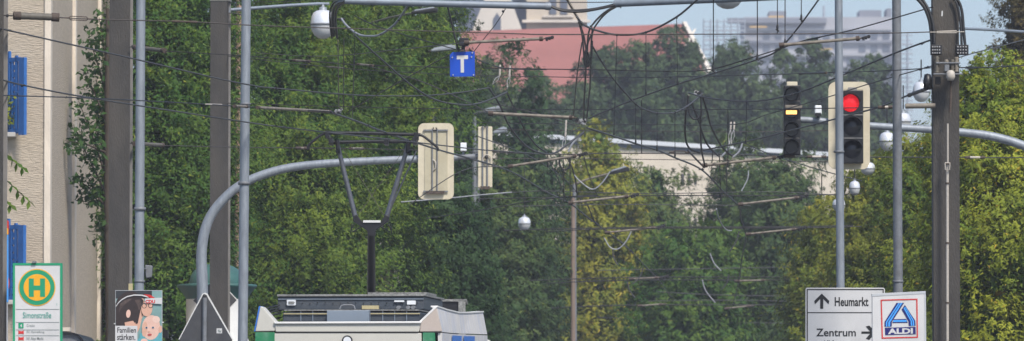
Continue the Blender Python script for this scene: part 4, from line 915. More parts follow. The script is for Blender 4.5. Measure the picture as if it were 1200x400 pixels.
# ------------------------------------------------------------------ right mast equipment
def mast_kit():
    d = 61.9; s = m_per_px(d)
    for side,x0,x1 in (('l',1091,1103),('r',1120.5,1134)):
        b = MB(); b.box(P(x0,64,d-.14), P(x1,53.5,d-.02)); tb = b.build('terminal_block','wire_dark',mast_right,.004)
        b = MB()
        for i in range(4):
            for j in range(3): c = P(x0+2+i*(x1-x0-4)/3, 55+j*3.6, d-.15); b.box(c-Vector((.7*s,.012,.7*s)), c+Vector((.7*s,.008,.7*s)))
        b.build('bolt','fitting_metal',tb)
    for i,(x,y0,y1) in enumerate(((1098,66,85),(1109,70,92),(1116,70,84),(1121,67,84))):
        b = MB(); nn=9
        b.tube([P(x,y0+(y1-y0)*k/nn,d-.12) for k in range(nn+1)], [(3.0 if k%2 else 1.9)*s for k in range(nn+1)], 12); b.build('post_insulator','insulator_grey' if i%2==0 else 'insulator_brown',mast_right)
    b = MB(); b.box(P(1097,73,d-.16),P(1125,75,d-.10)); b.box(P(1094,86,d-.17),P(1128,88,d-.11)); b.box(P(1107,76,d-.19),P(1112,84,d-.13)); b.build('cross_bracket','galvanised_dull',mast_right,.003)
    b = MB(); b.lathe(P(1114,90,d-.2),[(.0,-.045),(.035,-.04),(.05,0),(.045,.05),(.02,.07)],14); b.build('bell_insulator','insulator_pale',mast_right)
    b = MB(); b.tube([P(1098,37.2,d-.12),P(1121,36.2,d-.12),P(1121,38.6,d-.12),P(1098,38.8,d-.12),P(1098,37.2,d-.12)],.7*s,6); b.tube([P(1090,38,d-.1),P(1130,37.5,d-.1)],.6*s,6); b.build('band_clamp','insulator_pale',mast_right)
    b = MB(); b.box(P(1096,90,d-.10),P(1102,99,d-.03)); b.build('junction_box','signal_black',mast_right,.004)
    b = MB(); b.lathe(P(1087,96,d-.03),[(0,-.09),(.045,-.085),(.05,0),(.035,.08),(0,.09)],12); b.build('weight','signal_black',mast_right)
    # conduit down the front
    b = MB(); b.tube([P(1114.5,94,d-.06),P(1114.3,112,d-.06),P(1113.3,132,d-.06)],1.5*s,8); b.build('strain_rod','rust',mast_right)
    b = MB(); b.tube([P(1110.6,145,d-.05),P(1110.6,196,d-.05)],1.1*s,8); b.build('thin_rod','insulator_pale',mast_right)
    b = MB(); b.tube([P(1110.2,192,d-.05),P(1110.2,400,d-.05),P(1110.2,600,d-.05)],1.7*s,10); cd = b.build('conduit','insulator_pale',mast_right)
    for y in (192,215,285,355):
        b = MB(); b.tube([P(1110.2,y-1,d-.05),P(1110.2,y+1,d-.05)],2.5*s,10); b.build('conduit_clip','rust',cd)
    b = MB(); b.tube([P(1107.5,191,d-.09),P(1113,191,d-.09),P(1113,199,d-.09),P(1107.5,199,d-.09),P(1107.5,191,d-.09)],.8*s,6); b.build('shackle','insulator_pale',cd)
    b = MB(); b.tube([P(1061,124.5,d),P(1096,124,d)],3.1*s,14); b.build('pipe_bracket','insulator_brown',mast_right)
    for (x,y) in ((1102,153.5),(1094,182)):
        c = P(x,y,d-.02); b = MB(); b.tube([c, c+Vector((0,-.03,0))],1.3*s,8); b.build('bolt','wire_dark',mast_right)
    b = MB(); b.prism([P(1103.5,13,d-.03),P(1105,13,d-.03),P(1104.6,19,d-.03),P(1103.2,19,d-.03)],.008); b.build('paint_chip','sign_white',mast_right)
mast_kit()

# ------------------------------------------------------------------ lamps
def mirror_lamp(label, px, py, d, wpx, hpx, hang=None):
    c = P(px,py,d); r = wpx/2*m_per_px(d); h = hpx*m_per_px(d); t = thing('hanging_lamp', (c.x,d,c.z), label, 'lamp', 'mirror lamps hanging over the street')
    MB().lathe(c,[(r,0),(r*.99,h*.12),(r*.93,h*.28),(r*.78,h*.41),(r*.52,h*.48),(r*.3,h*.5)],28).build('hood','chrome',t)
    MB().lathe(c,[(r*.02,-h*.5),(r*.35,-h*.475),(r*.68,-h*.38),(r*.9,-h*.22),(r*.985,-h*.05),(r*.985,0)],28).build('bowl','lamp_bowl',t)
    MB().lathe(c,[(r*1.0,-h*.035),(r*1.04,-h*.03),(r*1.04,h*.03),(r*1.0,h*.035)],28).build('rim','galvanised_dull',t)
    MB().lathe(c,[(r*.34,h*.47),(r*.3,h*.60),(r*.12,h*.62),(r*.1,h*.72)],14).build('cap','galvanised',t)
    if hang: MB().tube([P(*hang,d) if len(hang)==2 else P(*hang), c+Vector((0,0,h*.7))], .012, 6).build('hanger','wire_dark',t)
    return t
# arm of the large lamp, on the third mast
t = thing('lamp_arm', tuple(P(266,12,94.1)), 'pale blue-grey lamp arm reaching right from the capped mast', 'lamp arm')
s = m_per_px(94.1)
MB().tube([P(266,12.2,94.1),P(300,9.5,94.1),P(340,6.5,94.1),P(372,4.6,94.1),P(386,4.6,94.1)],[2.0*s,2.0*s,1.9*s,1.8*s,1.6*s],12).build('tube','pipe_grey',t)
MB().tube([P(268,14.5,94.1),P(287,18.5,94.1)],.7*s,6).build('stay','wire_dark',t)
b = MB(); b.box(P(266,15,94.0),P(271,10,94.2)); b.build('bracket','galvanised_dull',t)
mirror_lamp('large mirrored lamp hanging from the lamp arm left of the cable curl', 378.5, 29, 94.1, 29, 34)
mirror_lamp('small round lamp in front of the dark conical tree', 614.5, 262.5, 142, 14.5, 16, (614.5,180))
mirror_lamp('lamp whose pale bowl pokes below the right feeder pipe', 853, -6, 66, 36, 34)
mirror_lamp('mirrored lamp left of the right mast, nearest of the row', 1079.5, 108, 92, 20, 24, (1079.5,70))
mirror_lamp('lamp half hidden by the pole above the supermarket sign', 1058.5, 143, 100, 18, 21, (1058.5,100))
mirror_lamp('white lamp between the two right galvanised poles', 1039.5, 166, 107, 18, 22, (1039.5,120))
mirror_lamp('lamp peeking out below the red light board', 1017, 198, 112, 17, 15, (1017,150))
mirror_lamp('small lamp right of the pole below the red light board', 1001.5, 221, 116, 12.5, 17, (1001.5,150))
mirror_lamp('smallest lamp behind the pole at the yellow maple', 983, 241, 121, 15, 15, (983,150))
def arm_lamp(label, a, b, arm0, d, m='signal_black', back=3.0):
    A,B = P(*a,d),P(*b,d); g = B-A; s = m_per_px(d); dp = d+back; t = thing('street_lamp', (P(*arm0,dp).x, dp, 0), label, 'street lamp', 'street lamps with flat heads')
    up = Vector((-g.z,0,g.x)).normalized()
    if up.z < 0: up = -up
    h = 3.2*s; W = .14
    b_ = MB(); b_.hexa([A-Vector((0,W,0))-up*h*.4, B-Vector((0,W,0))-up*h, B+Vector((0,W,0))-up*h, A+Vector((0,W,0))-up*h*.4, A-Vector((0,W,0))+up*h*.5, B-Vector((0,W,0))+up*h*.7, B+Vector((0,W,0))+up*h*.7, A+Vector((0,W,0))+up*h*.5]); b_.build('head', m, t, .02)
    b_ = MB(); b_.hexa([A+g*.1-Vector((0,W*.8,0))+up*h*.52, B-g*.1-Vector((0,W*.8,0))+up*h*.72, B-g*.1+Vector((0,W*.8,0))+up*h*.72, A+g*.1+Vector((0,W*.8,0))+up*h*.52, A+g*.15-Vector((0,W*.6,0))+up*h*.95, B-g*.15-Vector((0,W*.6,0))+up*h*1.2, B-g*.15+Vector((0,W*.6,0))+up*h*1.2, A+g*.15+Vector((0,W*.6,0))+up*h*.95]); b_.build('hood', 'galvanised', t)
    C = P(*arm0,dp); MB().tube([A, A.lerp(C,.5)+Vector((0,0,1.0*s)), C],[1.0*s,1.2*s,1.4*s],8).build('arm','insulator_brown',t)
    MB().tube([(C.x,dp,0),tuple(C)],[.09,.05],10).build('pole','galvanised_dull',t)
arm_lamp('dark flat lamp head under the left feeder pipe, arm reaching from the tree', (482,15.5),(513,11.5),(432,28), 118.2)
arm_lamp('flat lamp head just below the blue letter sign', (530,95),(557,90),(508,100), 124)
arm_lamp('pale flat lamp head left above the blue letter sign', (505,60),(534,55.5),(484,63), 121, 'galvanised')
arm_lamp('small pale lamp head right of the narrow signal head', (578,156),(594,151.5),(560,163), 146, 'galvanised')
arm_lamp('dark lamp head right of the lower clamps in front of the yellowish tree', (714,203.5),(737,197.5),(673,216), 150.2, back=.2)
arm_lamp('small flat lamp head at the left end of the level arm', (566,131),(588,127.5),(556,134), 140, 'galvanised_dull')

# ------------------------------------------------------------------ text helper
def text(s, x0, y0, x1, y1, d, w_, m, parent, name='lettering', bold=.0, slope=0.0):
    cu = bpy.data.curves.new(name, 'FONT'); cu.body = s; cu.size = 1; cu.offset = bold; cu.resolution_u = 3
    ob = bpy.data.objects.new(name, cu); COL.objects.link(ob)
    dg = bpy.context.evaluated_depsgraph_get(); me = bpy.data.meshes.new_from_object(ob.evaluated_get(dg)); bpy.data.objects.remove(ob); bpy.data.curves.remove(cu)
    co = np.empty(len(me.vertices)*3, np.float32); me.vertices.foreach_get('co', co); co = co.reshape(-1,3)
    mn, mx = co.min(0), co.max(0); off = Vector((0,0,0)); q = parent
    while q is not None: off += Vector(q.location); q = q.parent
    out = []
    for c in co:
        u = (c[0]-mn[0])/(mx[0]-mn[0]); v = (c[1]-mn[1])/(mx[1]-mn[1])
        out.append(tuple(P(x0+(x1-x0)*u, y1+(y0-y1)*v + slope*u, d-w_)-off))
    me.vertices.foreach_set('co', np.array(out, np.float32).reshape(-1)); me.materials.clear(); me.materials.append(MAT[m]); me.update()
    o = bpy.data.objects.new(name, me); COL.objects.link(o); o.parent = parent
    return o
def poly(pts, d, w_, m, parent, name, th=.0012): return MB().prism([P(x,y,d-w_) for x,y in pts], th).build(name, m, parent)
def rect(x0,y0,x1,y1): return [(x0,y0),(x1,y0),(x1,y1),(x0,y1)]
def rrect(x0,y0,x1,y1,r,n=5):
    out=[]
    for cx,cy,a0 in ((x1-r,y0+r,-90),(x1-r,y1-r,0),(x0+r,y1-r,90),(x0+r,y0+r,180)):
        for k in range(n+1):
            a = math.radians(a0+90*k/n); out.append((cx+r*math.cos(a), cy+r*math.sin(a)))
    return out
def ell(cx,cy,rx,ry,rot=0,n=28):
    c,s_ = math.cos(rot),math.sin(rot); out=[]
    for k in range(n):
        a=2*math.pi*k/n; x,y=rx*math.cos(a),ry*math.sin(a); out.append((cx+x*c-y*s_, cy+x*s_+y*c))
    return out
def ring(cx,cy,r0,r1,d,w_,m,parent,name,n=40):
    b=MB(); v=[P(cx+r*math.cos(2*math.pi*k/n),cy+r*math.sin(2*math.pi*k/n),d-w_) for r in (r0,r1) for k in range(n)]
    b.add(v,[(k,(k+1)%n,n+(k+1)%n,n+k) for k in range(n)]); return b.build(name,m,parent)
def frame_rect(x0,y0,x1,y1,t_,d,w_,m,parent,name,th=.0012):
    b=MB()
    for q in (rect(x0,y0,x1,y0+t_),rect(x0,y1-t_,x1,y1),rect(x0,y0+t_,x0+t_,y1-t_),rect(x1-t_,y0+t_,x1,y1-t_)): b.prism([P(x,y,d-w_) for x,y in q], th)
    return b.build(name,m,parent)

# ------------------------------------------------------------------ signs
def stop_sign():
    d = 60.; c = P(44,400,d); t = thing('tram_stop_sign', (c.x,d,0), 'green and white tram stop sign with a yellow H disc', 'sign')
    poly(rect(15.5,309.5,72.5,470), d, 0, 'sign_white', t, 'panel', .05)
    frame_rect(15,308.5,73,471,2.6,d,.004,'sign_green',t,'frame',.06)
    poly(ell(43.3,337,21.8,21.8,0,44), d,.004,'sign_yellow',t,'rim_disc')
    poly(ell(43.3,337,20.7,20.7,0,44), d,.006,'sign_green',t,'green_disc')
    poly(ell(43.3,337,15.6,15.6,0,44), d,.008,'sign_yellow',t,'disc')
    b=MB()
    for q in (rect(33.8,326.5,39.6,348),rect(47.0,326.5,52.8,348),rect(39.6,334.8,47.0,340.2)): b.prism([P(x,y,d-.010) for x,y in q],.0012)
    b.build('letter_h','sign_green',t)
    text('Simonstraße',26.8,366.0,60,373,d,.005,'sign_teal',t,bold=.003)
    for y in (362.3,377.6,386.4,393.2): poly(rect(18.5,y,69.5,y+.45),d,.004,'text_grey',t,'rule')
    poly(rect(21.6,378.6,27.6,384.8),d,.005,'sign_green',t,'line_badge'); text('4',23.6,379.8,25.8,383.8,d,.007,'sign_white',t,bold=.02)
    text('Cracau',31.3,379.8,40.5,382.9,d,.005,'text_grey',t); text('N1 Herrenkrug',31.3,387.6,52,391,d,.005,'text_grey',t,bold=.01); text('N1 Alter Markt',31.3,395,51,398.4,d,.005,'text_grey',t,bold=.01)
    for y in (387.2,394.6): poly([(21.6,y),(23.2,y+1),(26,y+1),(27.8,y),(27.8,y+4.8),(26.4,y+4),(23,y+4),(21.6,y+4.8)],d,.005,'sign_red',t,'night_badge')
    for x in (22,66): MB().tube([(P(x,400,d).x,d+.08,0),tuple(P(x,330,d+.08))],.025,8).build('post','galvanised_dull',t)
    text('i',66.3,355.4,66.8,358,d,.005,'sign_teal',t)
    b=MB(); b.box(P(37.5,308.4,d-.03),P(43,306.6,d+.03)); b.build('lamp_housing','galvanised_dull',t)
stop_sign()
def direction_sign():
    d = 65.6; c = P(986,400,66); t = thing('direction_sign', (P(990,400,d).x,d,0), 'white direction sign with black arrows reading Heumarkt and Zentrum', 'sign')
    poly(rrect(944,337.3,1037,470,2.5), d, 0, 'sign_white', t, 'panel', .03)
    b = MB()
    for q in (rect(945.4,338.8,1035.6,340.0),rect(945.4,340.0,946.6,469),rect(1034.4,340.0,1035.6,469),rect(946.6,366.0,1034.4,367.0)): b.prism([P(x,y,d-.003) for x,y in q],.0012)
    b.build('border','sign_black',t)
    poly([(961.2,362),(961.2,350.5),(955,356.8),(954.2,352.8),(963,344.2),(971.8,352.8),(971,356.8),(964.8,350.5),(964.8,362)],d,.003,'sign_black',t,'arrow')
    text('Heumarkt',978.2,348.4,1017.8,359,d,.003,'sign_black',t,bold=.022)
    text('Zentrum',956.5,385.2,1003,394.4,d,.003,'sign_black',t,bold=.016)
    poly([(1009.5,388.6),(1019.6,388.6),(1014.5,382.8),(1018.6,381.6),(1027,389.9),(1018.6,398.4),(1014.5,397.2),(1019.6,391.2),(1009.5,391.2)],d,.003,'sign_black',t,'arrow')
    text('Hbf',966,399.0,977,406,d,.003,'sign_black',t,bold=.016)
    for x in (985.3,): 
        for y in (348,392):
            b=MB(); b.box(P(x-9,y-1.5,d+.032),P(x+9,y+1.5,d+.07)); b.build('mounting_clip','galvanised_dull',t)
    MB().tube([(P(952,400,d).x,d+.1,0),tuple(P(952,345,d+.1))],.04,10).build('post','galvanised_dull',t)
direction_sign()
def market_sign():
    d = 61.4; t = thing('supermarket_sign', (P(1053,400,d).x,d,0), 'square white supermarket sign with a blue striped A in a red frame', 'sign')
    poly([(1022.3,344.3),(1084.6,341.3),(1085.8,470),(1022.8,470)], d, 0, 'sign_white', t, 'panel', .12)
    b=MB()
    for q in ([(1022,344.6),(1084.8,341.4),(1084.9,344.2),(1022.1,347.4)],[(1083.4,344),(1085,344),(1086,470),(1084.4,470)]): b.prism([P(x,y,d-.004) for x,y in q],.125)
    b.build('frame','alu_frame',t)
    b=MB()
    for q in ([(1032,351.3),(1075.2,350.1),(1075.2,351.5),(1032,352.7)],[(1033.2,395.6),(1075.8,394.6),(1075.8,396),(1033.2,397)],[(1032,352.7),(1033.5,352.7),(1034.7,395.6),(1033.2,395.6)],[(1073.7,351.5),(1075.2,351.5),(1075.8,394.6),(1074.3,394.6)]): b.prism([P(x,y,d-.004) for x,y in q],.0012)
    b.build('red_frame','sign_red',t)
    N='logo_navy'; Lc='logo_light'
    def stroke(p,q,hw,m,w_,name='logo_stripe'):
        b=MB(); b.prism([P(x,y,d-w_) for x,y in p],.0012); return b.build(name,m,t)
    # left leg, right leg, crossbar of the letter mark
    stroke([(1050.5,355.2),(1059.5,355.0),(1045.2,377.5),(1045.0,382.8),(1036.6,383.0),(1036.6,377.3)],0,0,N,.004)
    stroke([(1053.0,355.2),(1054.6,355.2),(1039.8,377.8),(1039.8,383),(1038.2,383),(1038.2,377.6)],0,0,Lc,.006)
    stroke([(1055.6,355.1),(1057.6,355.1),(1043.2,377.8),(1043.0,382.9),(1041.0,382.9),(1041.0,377.8)],0,0,Lc,.006)
    stroke([(1060.4,357.5),(1056.6,362.8),(1064.6,376.8),(1065.0,382.2),(1073.0,381.9),(1072.6,376.0)],0,0,N,.004)
    stroke([(1060.0,360),(1058.9,361.6),(1067.2,376.6),(1067.5,382.1),(1069.0,382.05),(1068.6,376.3)],0,0,Lc,.006)
    stroke([(1061.2,359.6),(1060.6,360.2),(1069.6,376.2),(1069.8,382.0),(1071.4,381.95),(1071.2,376.2)],0,0,Lc,.006)
    stroke([(1047.5,374.2),(1062.0,373.9),(1063.8,378.4),(1045.6,378.6)],0,0,N,.004)
    stroke([(1047.2,375.3),(1062.0,375.1),(1063.0,377.3),(1046.2,377.5)],0,0,Lc,.006)
    stroke([(1037.0,384.3),(1072.9,383.2),(1073.2,391.8),(1037.4,392.9)],0,0,N,.004,'name_plate')
    text('ALDI',1040.5,385.2,1069.8,391.8,d,.006,'sign_white',t,bold=.045,slope=-.6)
    for x in (1030,1078): MB().tube([(P(x,400,d).x,d+.2,0),tuple(P(x,356,d+.2))],.04,10).build('post','galvanised_dull',t)
market_sign()
def t_sign():
    d = 65.; t = thing('letter_sign', tuple(P(541.5,75,d)), 'square blue sign with a white letter T hanging among the wires', 'sign')
    poly([(530.5,61.2),(556.2,60.6),(556.6,89.6),(527.4,90.0),(527.2,64.4)], d, 0, 'sign_blue', t, 'panel', .015)
    poly([(535.2,65.4),(548.4,65.0),(548.5,69.4),(543.6,69.5),(543.8,85.2),(539.9,85.3),(539.8,69.6),(535.3,69.7)], d, .003,'sign_white',t,'letter')
    for x,y in ((531,88),(555,88),(553.5,62),(530,67.5),(552.5,67)):
        b=MB(); c=P(x,y,d-.003); b.tube([c,c+Vector((0,-.01,0))],.9*m_per_px(d),8); b.build('bolt','fitting_metal',t)
    s=m_per_px(d); MB().tube([P(522,-3,64.5),P(530,30,65),P(537.8,62,65.02)],1.1*s,8).build('hanger_strip','wire_grey',t)
    MB().tube([P(595,5,64.5),P(590,15,65),P(580,30,65),P(566,47,65),P(553.5,63,65.02)],.5*s,6).build('hanger_wire','wire_dark',t)
    b=MB(); c=P(589.5,13.5,64.9); b.sphere(c,1.6*s,8); b.build('hanger_clip','wire_dark',t)
    b=MB(); b.box(P(538,53,64.9),P(549,46,65.1)); b.box(P(541,58,64.95),P(545,49,65.05)); b.build('bracket','wire_dark',t,.005)
t_sign()
def yield_back():
    d = 90.; t = thing('give_way_sign', (P(240,400,d).x,d-.12,0), 'dark back of a triangular road sign on the curved signal mast', 'sign')
    tri=[(239.7,343.8),(242,344.6),(272.5,397.5),(271.5,401),(210.5,401),(209.8,397.5),(237.6,344.6)]
    poly(tri, d-.12, 0, 'sign_back', t, 'panel', .012)
    b=MB(); e=[(240.4,343.2),(243,344.2),(273.4,398),(272.2,398.6),(241.7,345.6),(239.6,344.8)]; b.prism([P(x,y,d-.123) for x,y in e],.02); e=[(240.0,343.2),(237.4,344.2),(209.2,397.8),(210,398.4),(238,345.4),(240,344.4)]; b.prism([P(x,y,d-.1225) for x,y in e],.02); b.build('rim','column_white',t)
    poly(rect(253.8,385,260.2,390.8),d-.12,.0025,'sign_white',t,'sticker'); poly([(255,387),(257,386),(258,388),(259.4,386.6),(259,390),(256,389.6)],d-.12,.005,'text_grey',t,'sticker_mark')
    MB().tube([P(240,349,d-.16),P(239.6,401,d-.16),Vector((P(239.6,400,d-.16).x,d-.16,0))],2.6*m_per_px(d),12).build('mounting_tube','galvanised_dull',t)
    b=MB(); b.sphere(P(240,347.5,d-.16),2.5*m_per_px(d),8); b.build('tube_cap','signal_black',t)
yield_back()
def priority_back():
    d = 94.6; t = thing('priority_sign', tuple(P(252.5,351,d)), 'diamond shaped road sign seen from behind the capped dark mast', 'sign')
    poly([(226.5,352.5),(252.5,326),(278.3,352),(252.5,378)], d, 0, 'sign_back', t, 'panel', .012)
    b=MB(); b.prism([P(x,y,d-.002) for x,y in [(264.5,336.6),(278.8,352),(265,366.2),(264.4,365.4),(277.4,352),(264.2,337.6)]],.012); b.build('rim','column_white',t)
priority_back()
# ------------------------------------------------------------------ poster
def poster():
    d = 71.1; t = thing('election_poster', tuple(P(162.5,400,d)), 'portrait poster of a woman kissing a baby, reading Familien stärken', 'poster')
    X0,X1,Y0,Y1 = 135.6,189.8,340.8,416
    poly(rect(X0,Y0,X1,Y1), d,0,'poster_teal',t,'board',.01)
    k=[.0016]
    def lay(pts,m,name): 
        k[0]+=.0006; return poly(pts,d,k[0],m,t,name,.0004)
    def clip(pts): return [(min(max(x,X0),X1),min(max(y,Y0),Y1)) for x,y in pts]
    lay(rect(X0,Y0,178,350),'poster_dark','print_background')
    lay(clip(ell(150,366,18,25,.25)),'hair','print_hair')
    lay([(158,349),(168,350),(170,358),(169,368),(166,374),(164,384),(160,392),(150,392),(150,372)],'skin','print_face')
    lay(clip([(140,372),(152,368),(160,392),(158,416),(137,416)]),'skin','print_neck')
    lay(clip(ell(148,365,16,19.5,.35)),'hair','print_hair')
    lay(clip([(136,366),(146,368),(158,384),(136,386)]),'hair','print_hair')
    lay([(146,378),(156,376),(161,384),(147,384)],'skin','print_neck')
    lay([(150,349),(163,347),(168,352),(169.5,363),(166.5,372),(165,362),(161.5,379),(159,380),(157.5,366),(153,368)],'hair','print_hair')
    lay([(141,356),(147,351.5),(155,350),(150,354),(144,359),(139.5,366)],'hair_shine','print_hair_shine'); lay([(158,352),(164,351),(166,358),(163,364),(161,358)],'hair_shine','print_hair_shine')
    lay(clip(ell(150.4,367.8,2.6,4.8,.1)),'skin_pale','print_ear')
    lay(clip(ell(172,362,6.5,9,0)),'skin','print_face')
    lay(clip(ell(169,358.5,2.9,3.1)),'poster_dark','print_glasses'); lay(clip(ell(169,358.7,2.1,2.3)),'skin','print_glasses')
    lay(clip(ell(176.5,358,2.9,3.1)),'poster_dark','print_glasses'); lay(clip(ell(176.5,358.2,2.1,2.3)),'skin','print_glasses')
    lay(clip([(164,390),(176,393),(189.8,389),(189.8,416),(160,416)]),'shirt_teal','print_shirt')
    lay(clip(ell(177,384,10.6,14.5,.08)),'skin_pale','print_baby_head')
    lay(clip(ell(169.5,386,3.0,9,.1)),'skin','print_shade'); lay(clip(ell(183,374.5,4.5,4,.3)),'skin_light','print_shine')
    lay(clip(ell(188,386,2.2,4.2,.1)),'skin','print_baby_ear')
    lay(clip(ell(171.6,384.2,1.7,1.2)),'sign_white','print_eye'); lay(clip(ell(179.4,384,1.7,1.2)),'sign_white','print_eye')
    lay(clip(ell(171.7,384.2,1.05,1.15)),'eye_blue','print_eye'); lay(clip(ell(179.3,384,1.05,1.15)),'eye_blue','print_eye')
    lay(clip(ell(174.6,388.6,1.4,.9)),'skin','print_nose'); lay(clip(ell(175.4,392.4,2.5,1.3,-.05)),'lips','print_mouth')
    lay(clip([(160,398),(168,394),(172,398),(178,400),(189.8,398),(189.8,416),(160,416)]),'shirt_teal','print_shirt')
    lay(clip(ell(169,399.5,4,2.6)),'skin_pale','print_hand')
    arc_o=[(135.8+ .3, 358-.2)]; 
    pts=[(135.8,358.5),(139,354),(143,350.4),(149,347),(157,345.2),(166,345.4),(174,347.6)]; low=[(174,349.2),(166,346.8),(157,346.6),(149,348.4),(143,351.8),(139,355.4),(135.8,360)]
    lay(pts+low,'sign_white','print_arc')
    lay([(168,345),(176,345.6),(182,349.6),(176,349.4)],'sign_red','print_ribbon')
    lay([(170,350),(189.8,349),(189.8,356.5),(170,355.4)],'sign_white','print_logo_field')
    text('CDU',170.4,351.6,181.8,355.6,d,k[0]+.001,'sign_red',t,bold=.05)
    lay(rect(135.0,382,161.0,400.5),'sign_white','print_slogan_box')
    lay(clip([(136,401.5),(152,401),(152,416),(136,416)]),'poster_pink','print_sleeve')
    text('Familien',137.4,383.8,159.4,390.2,d,k[0]+.001,'sign_black',t,bold=.015)
    text('stärken.',137.2,391.6,158.6,398.8,d,k[0]+.001,'sign_black',t,bold=.015)
    frame_rect(X0-.4,Y0-.5,X1+.4,Y1+.5,.6,d,.001,'alu_frame',t,'border',.012)
    b=MB(); b.box(P(150.6,341,d+.02),P(155.6,332.6,d+.05)); b.build('wooden_lath','plate_yellow',t)
    b=MB(); b.box(P(191,396,d+.2),P(197.8,387.4,d+.4)); b.tube([P(182,375,d+.1),P(193,387,d+.25)],.008,6); b.build('junction_box','signal_black',t)
    b=MB(); b.tube([P(133.5,379.5,d+.015),P(192,378,d+.015)],.008,6); b.build('cable_tie','column_white',t)
poster()
# ------------------------------------------------------------------ edge pylon, shelter, advertising column
def pylon():
    d=68.; t=thing('advertising_pylon',(P(-30,400,d).x,d,0),'narrow strip of a blue and white pylon with a red and yellow top','sign')
    poly(rect(-60,275,9.0,354),d,0,'logo_light',t,'blue_panel',.12); poly(rect(-60,354,8.2,470),d,0,'sign_white',t,'white_panel',.12)
    poly(rrect(-60,258,9.6,275,2),d,.002,'sign_red',t,'red_cap',.13); poly([(-60,266),(2,270),(6,266.5),(9.6,268),(9.6,275),(-60,275)],d,.0045,'sign_yellow',t,'yellow_wave')
    poly([(6,258.5),(7.4,263),(8.2,259)],d,.0065,'sign_white',t,'white_mark')
    MB().tube([(P(-30,400,d).x,d+.06,0),tuple(P(-30,300,d+.06))],.06,10).build('post','galvanised_dull',t)
    t2=thing('round_sign',(P(5,400,71).x,71,0),'sliver of a red and white round sign beside the pylon','sign')
    poly(ell(-8,332,19,22),71,0,'sign_red',t2,'disc',.02); poly(rect(-22,328.5,10.2,335),71,.003,'sign_white',t2,'bar'); MB().tube([(P(-8,400,71).x,71.05,0),tuple(P(-8,330,71.05))],.03,8).build('post','galvanised_dull',t2)
pylon()
def shelter():
    d=84.; t=thing('tram_shelter',(P(60,400,d).x,d,0),'dark rounded shelter roof right of the tram stop sign','shelter')
    pts=[(20,388.5),(70,388.5),(84,389.5),(92,392),(97,397),(99,404),(97.4,404),(95.4,398),(91,393.6),(84,391.6),(20,391)]
    poly(pts,d,0,'signal_black',t,'roof_edge',2.6)
    MB().prism([P(x,y,d+.05) for x,y in [(20,391.2),(84,391.8),(91,394),(95,399),(96,420),(20,420)]],2.5).build('fascia','galvanised_dull',t)
    b=MB(); b.box(P(72,388.2,d+.5),P(84,384.4,d+.9)); b.build('roof_vent','stone_trim',t)
    for x in (24,94): MB().tube([(P(x,400,d+.3).x,d+.3,0),tuple(P(x,418,d+.3))],.05,8).build('post','signal_black',t)
shelter()
def ad_column():
    d=104.; c0=P(254,400,d); u=m_per_px(d); r=46*u; Z=lambda y:P(254,y,d).z
    t=thing('advertising_column',(c0.x,d,0),'advertising column with a dark green dome and flared cornice','column')
    cx=(c0.x,d,0)
    MB().lathe(cx,[(36*u,0),(36*u,Z(366))],40).build('stone_base','column_stone',t) if False else None
    MB().lathe(cx,[(38*u,0),(38*u,Z(400)),(36*u,Z(396)),(36*u,Z(351))],40).build('shaft','column_white',t)
    MB().lathe(cx,[(36.3*u,Z(351)),(37*u,Z(349)),(40*u,Z(344)),(45*u,Z(338)),(47*u,Z(336.5)),(47*u,Z(334)),(44*u,Z(333.6)),(30*u,Z(332.6))],48).build('cornice','dome_green',t)
    MB().lathe(cx,[(32.5*u,Z(333.4)),(32.5*u,Z(330)),(31*u,Z(324)),(27*u,Z(317.5)),(20*u,Z(312.5)),(11*u,Z(309.8)),(1*u,Z(309))],40).build('dome','dome_green',t)
ad_column()

